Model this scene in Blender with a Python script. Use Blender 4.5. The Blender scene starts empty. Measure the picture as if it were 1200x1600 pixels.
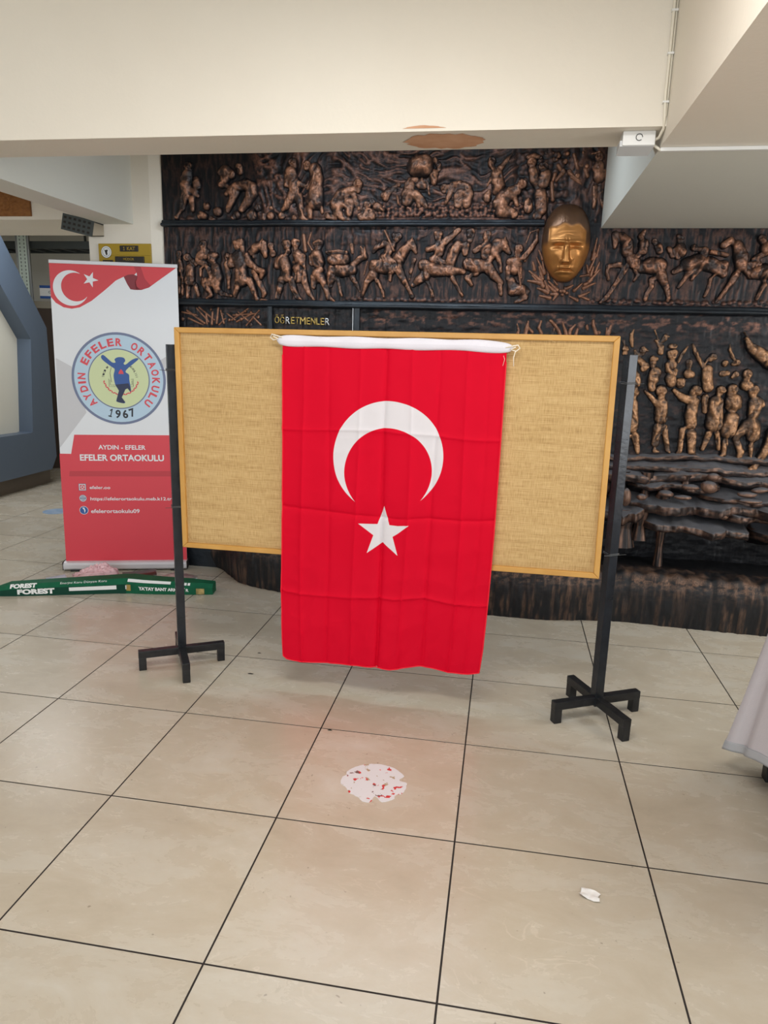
import bpy, bmesh, math, random
import numpy as np
from mathutils import Vector, Matrix
from mathutils.geometry import tessellate_polygon

sc = bpy.context.scene
COL = sc.collection
random.seed(7)
PI = math.pi

# ------------------------------------------------------------------ camera
f_px, pitch, roll, yaw, ccx, ccy, cch = 1120.3, -0.2225044, 0.0268773, -0.1620125, 0.6735084, -1.444437, 1.546416
cy_, sy_ = math.cos(yaw), math.sin(yaw)
FW = Vector((sy_*math.cos(pitch), cy_*math.cos(pitch), math.sin(pitch)))
RT = Vector((cy_, -sy_, 0)); UP = RT.cross(FW)
R2 = RT*math.cos(roll) + UP*math.sin(roll); U2 = -RT*math.sin(roll) + UP*math.cos(roll)
cam_d = bpy.data.cameras.new('camera'); cam = bpy.data.objects.new('camera', cam_d); COL.objects.link(cam)
M = Matrix((R2, U2, -FW)).transposed().to_4x4(); M.translation = Vector((ccx, ccy, cch)); cam.matrix_world = M
cam_d.sensor_fit = 'HORIZONTAL'; cam_d.sensor_width = 36; cam_d.lens = 36*f_px/1200; cam_d.clip_start = .05
sc.camera = cam

# ------------------------------------------------------------------ light
w = bpy.data.worlds.new('daylight'); sc.world = w; w.use_nodes = True
bgn = w.node_tree.nodes['Background']; bgn.inputs[0].default_value = (0.86, 0.93, 1, 1); bgn.inputs[1].default_value = 0.9
def area(name, loc, rot, sx, sy, power, col):
    l = bpy.data.lights.new(name, 'AREA'); l.shape = 'RECTANGLE'; l.size = sx; l.size_y = sy; l.energy = power; l.color = col
    o = bpy.data.objects.new(name, l); COL.objects.link(o); o.location = loc; o.rotation_euler = rot
    return o
area('entrance_daylight', (-0.5, -6.2, 1.7), (math.radians(90), 0, 0), 7.0, 2.4, 235, (0.93, 0.97, 1.0))
area('side_daylight', (4.9, -0.2, 1.5), (math.radians(90), 0, math.radians(90)), 2.6, 1.7, 95, (0.96, 0.98, 1.0))
area('unseen_overhead_light', (0.3, -0.1, 2.80), (0, 0, 0), 1.4, 0.6, 44, (1.0, 0.97, 0.93))
area('unseen_overhead_light', (-3.6, 1.0, 2.80), (0, 0, 0), 0.6, 1.2, 30, (0.95, 0.98, 1.0))  # fill added to lift the left side, no fitting known there
area('unseen_overhead_light', (0.0, 2.45, 2.82), (0, 0, 0), 1.6, 0.16, 20, (0.80, 0.91, 1.0))
area('unseen_overhead_light', (3.1, 1.9, 2.262), (0, 0, 0), 0.9, 0.9, 26, (1.0, 0.98, 0.94))  # added out of view to brighten the floor and ledges at right
area('corridor_fill_light', (-3.6, 4.6, 2.75), (0, 0, 0), 1.4, 1.0, 45, (0.96, 0.98, 1.0))  # fill added above the display stand to brighten the corridor
sc.view_settings.view_transform = 'Standard'; sc.view_settings.look = 'None'
sc.view_settings.gamma = 1; sc.view_settings.use_curve_mapping = False; sc.view_settings.exposure = -0.24

# ------------------------------------------------------------------ helpers
def srgb(r, g, b):
    return tuple(((c/255)/12.92 if c/255 <= .04045 else ((c/255+.055)/1.055)**2.4) for c in (r, g, b)) + (1,)
def mat(name, col, rough=.5, metal=0., spec=None, bump=None, noise=None, coat=0, trans=0):
    """noise=(scale, amount, colour2)  bump=(scale, strength)"""
    m = bpy.data.materials.new(name); m.use_nodes = True; nt = m.node_tree; N = nt.nodes; L = nt.links
    b = N['Principled BSDF']; b.inputs['Base Color'].default_value = col; b.inputs['Roughness'].default_value = rough
    b.inputs['Metallic'].default_value = metal
    if spec is not None: b.inputs['Specular IOR Level'].default_value = spec
    if coat: b.inputs['Coat Weight'].default_value = coat
    tc = N.new('ShaderNodeTexCoord')
    if noise:
        n = N.new('ShaderNodeTexNoise'); n.inputs['Scale'].default_value = noise[0]; n.inputs['Detail'].default_value = 6
        L.new(tc.outputs['Object'], n.inputs['Vector'])
        r = N.new('ShaderNodeValToRGB'); r.color_ramp.elements[0].position = .35; r.color_ramp.elements[1].position = .7
        r.color_ramp.elements[0].color = col; r.color_ramp.elements[1].color = noise[1]
        L.new(n.outputs['Fac'], r.inputs[0]); L.new(r.outputs[0], b.inputs['Base Color'])
    if bump:
        n = N.new('ShaderNodeTexNoise'); n.inputs['Scale'].default_value = bump[0]; n.inputs['Detail'].default_value = 8
        L.new(tc.outputs['Object'], n.inputs['Vector'])
        bm_ = N.new('ShaderNodeBump'); bm_.inputs['Strength'].default_value = bump[1]; bm_.inputs['Distance'].default_value = .01
        L.new(n.outputs['Fac'], bm_.inputs['Height']); L.new(bm_.outputs[0], b.inputs['Normal'])
    return m
def link(name, me, m, parent=None):
    o = bpy.data.objects.new(name, me); COL.objects.link(o)
    if m is not None and len(me.materials) == 0: me.materials.append(m)
    if parent is not None: o.parent = parent
    return o
def build(name, bm, m, parent=None, smooth=False):
    me = bpy.data.meshes.new(name); bmesh.ops.recalc_face_normals(bm, faces=bm.faces); bm.to_mesh(me); bm.free()
    if smooth: me.polygons.foreach_set('use_smooth', [True]*len(me.polygons))
    return link(name, me, m, parent)
def box(bm, x0, y0, z0, x1, y1, z1, bev=0, mtx=None):
    vs = [bm.verts.new((x, y, z)) for x in (x0, x1) for y in (y0, y1) for z in (z0, z1)]
    fs = [(0,1,3,2),(4,6,7,5),(0,4,5,1),(2,3,7,6),(0,2,6,4),(1,5,7,3)]
    F = [bm.faces.new([vs[i] for i in f]) for f in fs]
    if mtx is not None: bmesh.ops.transform(bm, matrix=mtx, verts=vs)
    if bev:
        es = list({e for f in F for e in f.edges})
        bmesh.ops.bevel(bm, geom=es, offset=bev, segments=2, affect='EDGES', profile=.6)
def boxobj(name, a, b, m, parent=None, bev=0, mtx=None):
    bm = bmesh.new(); box(bm, *a, *b, bev=bev, mtx=mtx); return build(name, bm, m, parent)
def tube(bm, pts, r, n=8, cap=True):
    pts = [Vector(p) for p in pts]; rings = []
    for i, p in enumerate(pts):
        d = (pts[min(i+1, len(pts)-1)] - pts[max(i-1, 0)]).normalized()
        a = d.orthogonal().normalized() if i == 0 else (a_prev - d*a_prev.dot(d)).normalized()
        a_prev = a; b = d.cross(a); rr = r[i] if isinstance(r, (list, tuple)) else r
        rings.append([bm.verts.new(p + (a*math.cos(t)+b*math.sin(t))*rr) for t in [2*PI*k/n for k in range(n)]])
    for A, B in zip(rings, rings[1:]):
        for k in range(n): bm.faces.new((A[k], A[(k+1)%n], B[(k+1)%n], B[k]))
    if cap: bm.faces.new(rings[0]); bm.faces.new(rings[-1][::-1])
def empty(name, loc, rz=0, label=None, cat=None, group=None):
    o = bpy.data.objects.new(name, None); COL.objects.link(o); o.location = loc; o.rotation_euler = (0, 0, rz); o.empty_display_size = .1
    if label: o['label'] = label
    if cat: o['category'] = cat
    if group: o['group'] = group
    return o
def tag(o, label, cat, group=None):
    o['label'] = label; o['category'] = cat
    if group: o['group'] = group
    return o
def structure(o): o['kind'] = 'structure'; return o
def grid_mesh(name, P, m, parent=None, keep=None, rub_shade=None, smooth=True):
    """P: (ny,nx,3) array -> one grid mesh, keep: (ny-1,nx-1) cells"""
    ny, nx = P.shape[:2]; idx = np.arange(ny*nx).reshape(ny, nx)
    q = np.stack([idx[:-1,:-1], idx[:-1,1:], idx[1:,1:], idx[1:,:-1]], -1)
    q = q[keep] if keep is not None else q.reshape(-1, 4)
    used = np.zeros(ny*nx, bool); used[q.ravel()] = True
    re = np.cumsum(used)-1; q = re[q]; V = P.reshape(-1, 3)[used]
    me = bpy.data.meshes.new(name); me.vertices.add(len(V)); me.vertices.foreach_set('co', V.astype(np.float32).ravel())
    me.loops.add(len(q)*4); me.loops.foreach_set('vertex_index', q.astype(np.int32).ravel())
    me.polygons.add(len(q)); me.polygons.foreach_set('loop_start', np.arange(len(q), dtype=np.int32)*4)
    me.polygons.foreach_set('use_smooth', np.full(len(q), smooth))
    if rub_shade is not None:
        at = me.attributes.new('rub_shade', 'FLOAT', 'POINT'); at.data.foreach_set('value', rub_shade.ravel()[used].astype(np.float32))
    me.update(calc_edges=True); me.validate()
    return link(name, me, m, parent)
# lattice noise on arrays
def vnoise(x, y, seed=0):
    xi = np.floor(x).astype(np.int64); yi = np.floor(y).astype(np.int64); fx = x-xi; fy = y-yi
    fx = fx*fx*(3-2*fx); fy = fy*fy*(3-2*fy)
    def h(a, b):
        n = (a*374761393 + b*668265263 + seed*1442695041) & 0x7fffffff
        n = ((n ^ (n >> 13))*1274126177) & 0x7fffffff
        return ((n ^ (n >> 16)) & 0xffff)/65535.0
    return (h(xi, yi)*(1-fx)+h(xi+1, yi)*fx)*(1-fy) + (h(xi, yi+1)*(1-fx)+h(xi+1, yi+1)*fx)*fy
def fbm(x, y, seed=0, o=4):
    s = 0; a = .5
    for k in range(o): s = s + a*vnoise(x*2**k, y*2**k, seed+k*17); a *= .5
    return s
def ridge(x, y, seed=0, o=3):
    s = 0; a = .6
    for k in range(o): s = s + a*(1-np.abs(2*vnoise(x*2**k, y*2**k, seed+k*31)-1)); a *= .5
    return s
def cells(x, y, seed=0):
    xi = np.floor(x).astype(np.int64); yi = np.floor(y).astype(np.int64); best = np.full(x.shape, 9.)
    for dx in (-1, 0, 1):
        for dy in (-1, 0, 1):
            a = xi+dx; b = yi+dy
            def h(s):
                n = (a*73856093 ^ b*19349663 ^ (seed+s)*83492791) & 0x7fffffff
                n = ((n ^ (n >> 13))*1274126177) & 0x7fffffff
                return ((n ^ (n >> 15)) & 0xffff)/65535.0
            best = np.minimum(best, (a+.15+.7*h(1)-x)**2 + (b+.15+.7*h(2)-y)**2)
    return np.sqrt(best)
def ss(a, b, x): t = np.clip((x-a)/(b-a), 0, 1); return t*t*(3-2*t)
def interp(x, pts): return np.interp(x, [p[0] for p in pts], [p[1] for p in pts])

# text as mesh
def one_mesh(width, height):
    P = [(-.12, -.5), (.5, -.5), (.5, -.36), (.28, -.36), (.28, .5), (.02, .5), (-.42, .30), (-.36, .14), (0, .26), (0, -.36), (-.5, -.36), (-.5, -.5)]
    me = bpy.data.meshes.new('t'); me.from_pydata([(x*width, y*height, 0) for x, y in P], [], [t if True else t for t in tessellate_polygon([[Vector((x, y, 0)) for x, y in P]])]); me.update(); return me
def text_mesh(s, width=None, height=None, bold=0., center=True, extrude=.0):
    if s == '1': return one_mesh(width or height*.5, height)
    cu = bpy.data.curves.new('t', 'FONT'); cu.body = s; cu.size = 1; cu.offset = bold; cu.resolution_u = 3; cu.extrude = 0
    o = bpy.data.objects.new('t', cu); COL.objects.link(o); bpy.context.view_layer.update()
    me = bpy.data.meshes.new_from_object(o.evaluated_get(bpy.context.evaluated_depsgraph_get()))
    bpy.data.objects.remove(o); bpy.data.curves.remove(cu)
    co = np.zeros(len(me.vertices)*3); me.vertices.foreach_get('co', co); co = co.reshape(-1, 3)
    mn = co.min(0); mx = co.max(0); sz = mx-mn
    sx = width/sz[0] if width else height/sz[1]; sy = height/sz[1] if height else sx
    co = co - (mn+mx)/2 if center else co - mn
    co[:, 0] *= sx; co[:, 1] *= sy; co[:, 2] = 0
    me.vertices.foreach_set('co', co.ravel()); me.update()
    if extrude:
        bm = bmesh.new(); bm.from_mesh(me); r = bmesh.ops.extrude_face_region(bm, geom=bm.faces[:])
        for v in [g for g in r['geom'] if isinstance(g, bmesh.types.BMVert)]: v.co.z += extrude
        bmesh.ops.recalc_face_normals(bm, faces=bm.faces); bm.to_mesh(me); bm.free()
    return me
def upright(me, x, y, z, rot=0):   # text xy -> world xz facing -Y
    me.transform(Matrix.Translation((x, y, z)) @ Matrix.Rotation(PI/2, 4, 'X') @ Matrix.Rotation(rot, 4, 'Z')); return me
def poly_xz(name, pts, y, m, parent):
    me = bpy.data.meshes.new(name); tri = tessellate_polygon([[Vector((p[0], p[1], 0)) for p in pts]])
    f = []
    for t in tri:
        (ax, az), (bx_, bz), (cx, cz) = [pts[i][:2] for i in t]
        f.append(t if (bx_-ax)*(cz-az)-(bz-az)*(cx-ax) > 0 else t[::-1])
    me.from_pydata([(p[0], y, p[1]) for p in pts], [], f); me.update()
    return link(name, me, m, parent)
def smooth_poly(pts, n=6, closed=True):
    out = []; N_ = len(pts)
    for i in range(N_):
        p0, p1, p2, p3 = [Vector(pts[(i+k-1) % N_]) for k in range(4)]
        for j in range(n):
            t = j/n
            out.append(tuple(.5*((2*p1)+(p2-p0)*t+(2*p0-5*p1+4*p2-p3)*t*t+(3*p1-p0-3*p2+p3)*t**3)))
    return out
def disc_xz(name, cx, cz, r0, r1, y, m, parent, n=48):
    bm = bmesh.new()
    O = [bm.verts.new((cx+r1*math.cos(2*PI*k/n), y, cz+r1*math.sin(2*PI*k/n))) for k in range(n)]
    if r0 > 0:
        I = [bm.verts.new((cx+r0*math.cos(2*PI*k/n), y, cz+r0*math.sin(2*PI*k/n))) for k in range(n)]
        for k in range(n): bm.faces.new((O[k], O[(k+1)%n], I[(k+1)%n], I[k]))
    else: bm.faces.new(O)
    return build(name, bm, m, parent)
def star_pts(cx, cz, R, rot=0):
    r = R*.382
    return [(cx+(R if k%2==0 else r)*math.sin(rot+k*PI/5), cz+(R if k%2==0 else r)*math.cos(rot+k*PI/5)) for k in range(10)]
def crescent_pts(cx, cz, R, r, d, ang):
    # outer circle R, inner circle r offset by d in direction ang
    a = math.acos((R*R+d*d-r*r)/(2*R*d)); b = math.acos((r*r+d*d-R*R)/(2*r*d))
    P = [(cx+R*math.cos(ang+t), cz+R*math.sin(ang+t)) for t in np.linspace(a, 2*PI-a, 48)]
    ix, iz = cx+d*math.cos(ang), cz+d*math.sin(ang); e = PI-b
    Q = [(ix+r*math.cos(ang+t), iz+r*math.sin(ang+t)) for t in np.linspace(2*PI-e, e, 48)]
    return P+Q[1:-1]

def crescent_strip(name, cx, cz, R, r, d, ang, y, m, parent):
    P = crescent_pts(cx, cz, R, r, d, ang); O = P[:48]; I = [P[47]]+P[48:]+[P[0]]; I = I[::-1]
    bm = bmesh.new(); vo = [bm.verts.new((p[0], y, p[1])) for p in O]; vi = [bm.verts.new((p[0], y, p[1])) for p in I[1:-1]]; vi = [vo[0]]+vi+[vo[-1]]
    for k in range(47):
        q = [vo[k], vo[k+1], vi[k+1], vi[k]]; u = []
        for v in q:
            if v not in u: u.append(v)
        if len(u) > 2: bm.faces.new(u)
    return build(name, bm, m, parent)
# ------------------------------------------------------------------ materials
M_wall = mat('cream_wall_paint', srgb(226, 219, 206), .6, bump=(60, .08), noise=(1.2, srgb(231, 225, 213)))
M_white = mat('white_wall_paint', srgb(214, 214, 206), .6, bump=(60, .08))
M_soffit = mat('grey_cream_soffit_paint', srgb(214, 206, 190), .65, bump=(60, .08))
M_grout = mat('dark_grout', srgb(52, 48, 47), .9, spec=.1)
M_black = mat('black_painted_steel', srgb(30, 31, 34), .38, .3, bump=(120, .1), noise=(30, srgb(42, 43, 46)))
M_wood = mat('varnished_pine', srgb(190, 140, 66), .45, bump=(40, .1), noise=(6, srgb(205, 158, 84)))
M_plastic = mat('white_plastic', srgb(228, 228, 226), .4)
M_dark = mat('dark_void_paint', srgb(40, 36, 33), .8)
M_kiosk = mat('blue_grey_laminate', srgb(82, 95, 112), .4, bump=(80, .03))
M_kpanel = mat('cream_display_panel', srgb(205, 203, 192), .6)
M_steel = mat('galvanised_steel', srgb(150, 152, 150), .4, .8)
M_green = mat('green_carton', srgb(18, 96, 66), .6, spec=.2, noise=(14, srgb(12, 84, 58)))
M_dgreen = mat('dark_green_carton', srgb(12, 62, 48), .6, spec=.2)
M_print_white = mat('white_print', srgb(232, 234, 234), .5)
M_gold = mat('gilt_metal', srgb(176, 150, 84), .35, .6)
M_silver = mat('silver_metal', srgb(200, 204, 208), .3, .6)

def tile_material():
    m = bpy.data.materials.new('beige_marble_tile'); m.use_nodes = True; N = m.node_tree.nodes; L = m.node_tree.links
    b = N['Principled BSDF']; tc = N.new('ShaderNodeTexCoord'); oi = N.new('ShaderNodeObjectInfo')
    ad = N.new('ShaderNodeVectorMath'); ad.operation = 'ADD'; mu = N.new('ShaderNodeVectorMath'); mu.operation = 'SCALE'
    cmb = N.new('ShaderNodeCombineXYZ'); L.new(oi.outputs['Random'], cmb.inputs[0]); L.new(oi.outputs['Random'], cmb.inputs[2])
    L.new(cmb.outputs[0], mu.inputs[0]); mu.inputs['Scale'].default_value = 37
    L.new(tc.outputs['Object'], ad.inputs[0]); L.new(mu.outputs[0], ad.inputs[1])
    mp = N.new('ShaderNodeMapping'); mp.inputs['Rotation'].default_value = (0, 0, .6); mp.inputs['Scale'].default_value = (1, 1.8, 1); L.new(ad.outputs[0], mp.inputs[0])
    n1 = N.new('ShaderNodeTexNoise'); n1.inputs['Scale'].default_value = 3.2; n1.inputs['Detail'].default_value = 9; n1.inputs['Roughness'].default_value = .68; n1.inputs['Distortion'].default_value = .35
    L.new(mp.outputs[0], n1.inputs['Vector'])
    r = N.new('ShaderNodeValToRGB'); e = r.color_ramp.elements
    e[0].position = .25; e[0].color = srgb(178, 168, 151); e[1].position = .8; e[1].color = srgb(203, 199, 189)
    k = e.new(.44); k.color = srgb(187, 177, 160); k = e.new(.60); k.color = srgb(193, 186, 172)
    L.new(n1.outputs['Fac'], r.inputs[0])
    # pale veins
    n2 = N.new('ShaderNodeTexNoise'); n2.inputs['Scale'].default_value = 5; n2.inputs['Detail'].default_value = 5; n2.inputs['Distortion'].default_value = .6
    L.new(mp.outputs[0], n2.inputs['Vector'])
    s = N.new('ShaderNodeMath'); s.operation = 'SUBTRACT'; s.inputs[1].default_value = .5; L.new(n2.outputs['Fac'], s.inputs[0])
    a = N.new('ShaderNodeMath'); a.operation = 'ABSOLUTE'; L.new(s.outputs[0], a.inputs[0])
    mr = N.new('ShaderNodeMapRange'); mr.inputs['From Min'].default_value = 0; mr.inputs['From Max'].default_value = .012; mr.inputs['To Min'].default_value = .28; mr.inputs['To Max'].default_value = 0
    L.new(a.outputs[0], mr.inputs[0])
    n3 = N.new('ShaderNodeTexNoise'); n3.inputs['Scale'].default_value = 4; L.new(mp.outputs[0], n3.inputs['Vector'])
    mm = N.new('ShaderNodeMapRange'); mm.inputs['From Min'].default_value = .5; mm.inputs['From Max'].default_value = .65; L.new(n3.outputs['Fac'], mm.inputs[0])
    ml = N.new('ShaderNodeMath'); ml.operation = 'MULTIPLY'; L.new(mr.outputs[0], ml.inputs[0]); L.new(mm.outputs[0], ml.inputs[1])
    mx = N.new('ShaderNodeMix'); mx.data_type = 'RGBA'; L.new(ml.outputs[0], mx.inputs[0]); L.new(r.outputs[0], mx.inputs[6]); mx.inputs[7].default_value = srgb(222, 214, 200)
    # small dark specks
    vz = N.new('ShaderNodeTexNoise'); vz.inputs['Scale'].default_value = 55; vz.inputs['Detail'].default_value = 1; L.new(ad.outputs[0], vz.inputs['Vector'])
    vr = N.new('ShaderNodeMapRange'); vr.inputs['From Min'].default_value = .77; vr.inputs['From Max'].default_value = .82; vr.inputs['To Max'].default_value = .5; L.new(vz.outputs['Fac'], vr.inputs[0])
    mx2 = N.new('ShaderNodeMix'); mx2.data_type = 'RGBA'; L.new(vr.outputs[0], mx2.inputs[0]); L.new(mx.outputs[2], mx2.inputs[6]); mx2.inputs[7].default_value = srgb(96, 84, 70)
    # tint differs from tile to tile
    hs = N.new('ShaderNodeHueSaturation'); vmr = N.new('ShaderNodeMapRange'); vmr.inputs['To Min'].default_value = .95; vmr.inputs['To Max'].default_value = 1.04
    L.new(oi.outputs['Random'], vmr.inputs[0]); L.new(vmr.outputs[0], hs.inputs['Value']); L.new(mx2.outputs[2], hs.inputs['Color'])
    L.new(hs.outputs[0], b.inputs['Base Color'])
    rr = N.new('ShaderNodeMapRange'); rr.inputs['To Min'].default_value = .2; rr.inputs['To Max'].default_value = .34; L.new(n1.outputs['Fac'], rr.inputs[0]); L.new(rr.outputs[0], b.inputs['Roughness'])
    bp = N.new('ShaderNodeBump'); bp.inputs['Strength'].default_value = .06; bp.inputs['Distance'].default_value = .004; L.new(n1.outputs['Fac'], bp.inputs['Height']); L.new(bp.outputs[0], b.inputs['Normal'])
    return m
M_tile = tile_material()

def patina(name, copper, dark=(0.011, 0.012, 0.015, 1), rough=.42, streak=(14, 14, 14), nmin=.25, slate=False):
    m = bpy.data.materials.new(name); m.use_nodes = True; N = m.node_tree.nodes; L = m.node_tree.links
    b = N['Principled BSDF']; tc = N.new('ShaderNodeTexCoord')
    at = N.new('ShaderNodeAttribute'); at.attribute_name = 'rub_shade'
    mp = N.new('ShaderNodeMapping'); mp.inputs['Scale'].default_value = streak; L.new(tc.outputs['Object'], mp.inputs[0])
    n = N.new('ShaderNodeTexNoise'); n.inputs['Scale'].default_value = 3; n.inputs['Detail'].default_value = 8; n.inputs['Roughness'].default_value = .7; L.new(mp.outputs[0], n.inputs['Vector'])
    mr = N.new('ShaderNodeMapRange'); mr.inputs['From Min'].default_value = .32; mr.inputs['From Max'].default_value = .62; mr.inputs['To Min'].default_value = nmin; mr.inputs['To Max'].default_value = 1.15
    L.new(n.outputs['Fac'], mr.inputs[0])
    mu = N.new('ShaderNodeMath'); mu.operation = 'MULTIPLY'; mu.use_clamp = True; L.new(at.outputs['Fac'], mu.inputs[0]); L.new(mr.outputs[0], mu.inputs[1])
    mx = N.new('ShaderNodeMix'); mx.data_type = 'RGBA'; L.new(mu.outputs[0], mx.inputs[0]); mx.inputs[6].default_value = dark; mx.inputs[7].default_value = copper
    out = mx.outputs[2]
    if slate:
        g = N.new('ShaderNodeNewGeometry'); sp = N.new('ShaderNodeSeparateXYZ'); L.new(g.outputs['Normal'], sp.inputs[0])
        sr = N.new('ShaderNodeMapRange'); sr.inputs['From Min'].default_value = .55; sr.inputs['From Max'].default_value = .9; L.new(sp.outputs['Z'], sr.inputs[0])
        m2 = N.new('ShaderNodeMix'); m2.data_type = 'RGBA'; L.new(sr.outputs[0], m2.inputs[0]); L.new(out, m2.inputs[6]); m2.inputs[7].default_value = (.16, .165, .185, 1)
        out = m2.outputs[2]
    L.new(out, b.inputs['Base Color']); b.inputs['Metallic'].default_value = .35; b.inputs['Roughness'].default_value = rough
    bp = N.new('ShaderNodeBump'); bp.inputs['Strength'].default_value = .5; bp.inputs['Distance'].default_value = .004
    L.new(n.outputs['Fac'], bp.inputs['Height']); L.new(bp.outputs[0], b.inputs['Normal'])
    return m
COP = (0.46, 0.215, 0.125, 1)
M_fig = patina('copper_rubbed_patina', COP, nmin=.30, rough=.38)
M_figold = patina('golden_copper_patina', (0.44, 0.235, 0.12, 1), nmin=.45)
M_ground = patina('dark_bronze_ground', (0.27, 0.125, 0.085, 1), nmin=.2, rough=.36)
M_rock = patina('rock_patina', (0.27, 0.15, 0.10, 1), streak=(12, 12, 4), slate=True)
M_plinth = patina('streaked_plinth_patina', (0.20, 0.115, 0.075, 1), streak=(70, 70, 2.6), nmin=0, rough=.5)
M_rail = mat('blue_black_rail', srgb(38, 46, 54), .38, .3, bump=(30, .3), noise=(9, srgb(28, 32, 38)))

# ------------------------------------------------------------------ floor
fl = structure(boxobj('floor', (-8, -7, -.12), (6, 9, -.0006), M_grout))
T = .6; G = .0028
bm = bmesh.new(); box(bm, G, G, -.004, T-G, T-G, 0)
top = [e for e in bm.edges if all(v.co.z > -.001 for v in e.verts)]
bmesh.ops.bevel(bm, geom=top, offset=.0003, segments=1, affect='EDGES')
tile_me = bpy.data.meshes.new('tile'); bmesh.ops.recalc_face_normals(bm, faces=bm.faces); bm.to_mesh(tile_me); bm.free(); tile_me.materials.append(M_tile)
rest = bmesh.new()
def in_view(x, y, m=60):
    d = Vector((x-ccx, y-ccy, -cch)); z = d.dot(FW)
    if z < .2: return False
    u = 600+f_px*d.dot(R2)/z; v = 800-f_px*d.dot(U2)/z
    return -m < u < 1200+m and -m < v < 1600+m
for i in range(-13, 10):
    for j in range(-11, 15):
        x, y = i*T, j*T
        pts = [(x+a*T, y+b*T) for a in (0, .5, 1) for b in (0, .5, 1)]
        behind = y > 3.15 and x > -2.3
        if any(in_view(*p) for p in pts) and not behind:
            o = bpy.data.objects.new('tile', tile_me); COL.objects.link(o); o.location = (x, y, 0); o.parent = fl
            o.rotation_euler = (0, 0, 0)
        else:
            box(rest, x+G, y+G, -.0035, x+T-G, y+T-G, 0)
o = build('tile_field', rest, M_tile, fl); o['kind'] = 'stuff'

# ------------------------------------------------------------------ room shell
structure(boxobj('ceiling', (-8, -7, 2.88), (6, 9, 3.0), M_soffit))
structure(boxobj('wall_back', (-1.90, 3.22, 0), (6, 3.4, 2.88), M_white))
structure(boxobj('wall_right', (5.0, -7, 0), (5.2, 3.3, 2.88), M_wall))
structure(boxobj('wall_far', (-8, 7.6, 0), (-1.5, 7.8, 2.88), M_white))
structure(boxobj('wall_left', (-7.2, -7, 0), (-7.0, 7.6, 2.88), M_wall))
# pier beside the mural with its notch on the left
bm = bmesh.new()
P = [(-2.10, 0), (-1.59, 0), (-1.59, 2.88), (-1.99, 2.88), (-1.99, 2.22), (-2.10, 2.22)]
A = [bm.verts.new((x if x < -1.6 else -1.66, 3.165, z)) for x, z in P]; B = [bm.verts.new((x, 3.2 if x > -1.6 else 3.6, z)) for x, z in P]
bm.faces.new(A); bm.faces.new(B[::-1])
for k in range(6): bm.faces.new((A[k], B[k], B[(k+1)%6], A[(k+1)%6]))
pier = build('pillar', bm, M_wall); structure(pier)
structure(boxobj('corridor_wall', (-2.05, 3.6, 0), (-1.9, 7.6, 2.88), M_wall))
cb = structure(boxobj('ceiling_beam', (-7, 1.405, 2.33), (1.165, 1.655, 2.88), M_wall))
bR = structure(boxobj('ceiling_beam', (1.165, -7, 2.281), (5.0, 1.487, 2.88), M_wall))
bR2 = structure(boxobj('ceiling_beam', (1.165, 1.487, 2.278), (5.0, 3.2, 2.88), M_white))
structure(boxobj('ceiling_beam', (-1.99, 1.655, 2.298), (-1.78, 3.165, 2.88), M_white))
header = structure(boxobj('opening_header', (-7, 3.18, 2.33), (-1.99, 3.85, 2.88), M_wall))
M_patch = mat('bare_orange_plaster', srgb(196, 146, 112), .8, noise=(9, srgb(214, 170, 138)))
rnd = random.Random(3); bm = bmesh.new(); n = 40
for cx, cz, rx, ry in ((.385, 1.535, .15, .10),):
    vs = [bm.verts.new((cx+rx*math.cos(a)*(1+.1*rnd.uniform(-1, 1)), max(1.407, cz+ry*math.sin(a)*(1+.12*rnd.uniform(-1, 1))), 2.3285)) for a in [2*PI*k/n for k in range(n)]]
    bm.faces.new(vs)
build('plaster_patch', bm, M_patch, cb)
bm = bmesh.new()
vs = [bm.verts.new((.32+.07*math.cos(a)*(1+.2*rnd.uniform(-1, 1)), 1.4035, 2.34+.008*abs(math.sin(a))*(1+.3*rnd.random()))) for a in [PI*k/12 for k in range(13)]]
vs += [bm.verts.new((.25, 1.4035, 2.331)), bm.verts.new((.39, 1.4035, 2.331))][::-1][:0]
bm.faces.new(vs); build('plaster_patch', bm, M_patch, cb)

# ------------------------------------------------------------------ mural
mural = empty('relief_mural', (0, 3.2, 0), label='dark bronze relief mural with copper figures in bands on the back wall', cat='mural')
YM = 3.2
def mur(name, P, m, keep=None, rub_shade=None):
    P = P.copy(); P[..., 1] -= YM
    return grid_mesh(name, P, m, mural, keep, rub_shade)
# relief ground: embossed backdrop
st = .006
X, Z = np.meshgrid(np.arange(-1.585, 2.95, st), np.arange(.25, 2.90, st))
sw = fbm(X*2.2, Z*2.2, 5)*5
a1 = ridge(X*9+sw*1.3, Z*26+sw*3, 11)           # swirling strokes
a2 = ridge(X*55, Z*10, 23)                      # vertical hatching
a3 = ridge(X*26+sw*2, Z*16+sw*2, 37)            # leafy clumps
top_ = ss(2.30, 2.33, Z); mid = (1-top_)*ss(1.80, 1.83, Z); low = 1-ss(1.79, 1.81, Z)
wsw = ss(-.62, -.45, X)*(1-ss(.72, .8, X)); wleaf = ss(-1.02, -.9, X)*(1-ss(-.62, -.5, X)) + .6*ss(.72, .8, X)
h = top_*(wsw*a1*.022 + wleaf*a3*.024 + (1-wsw-wleaf).clip(0)*a2*.006)
h += mid*(a2*.007 + ss(2.16, 2.22, Z)*wsw*a1*.014)
h += low*(a2*.004 + fbm(X*12, Z*30, 3)*.010)
rb = top_*(wsw*ss(.62, .98, a1)*.75 + wleaf*ss(.6, .95, a3)*.8 + .15*ss(.6, .9, a2))
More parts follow.
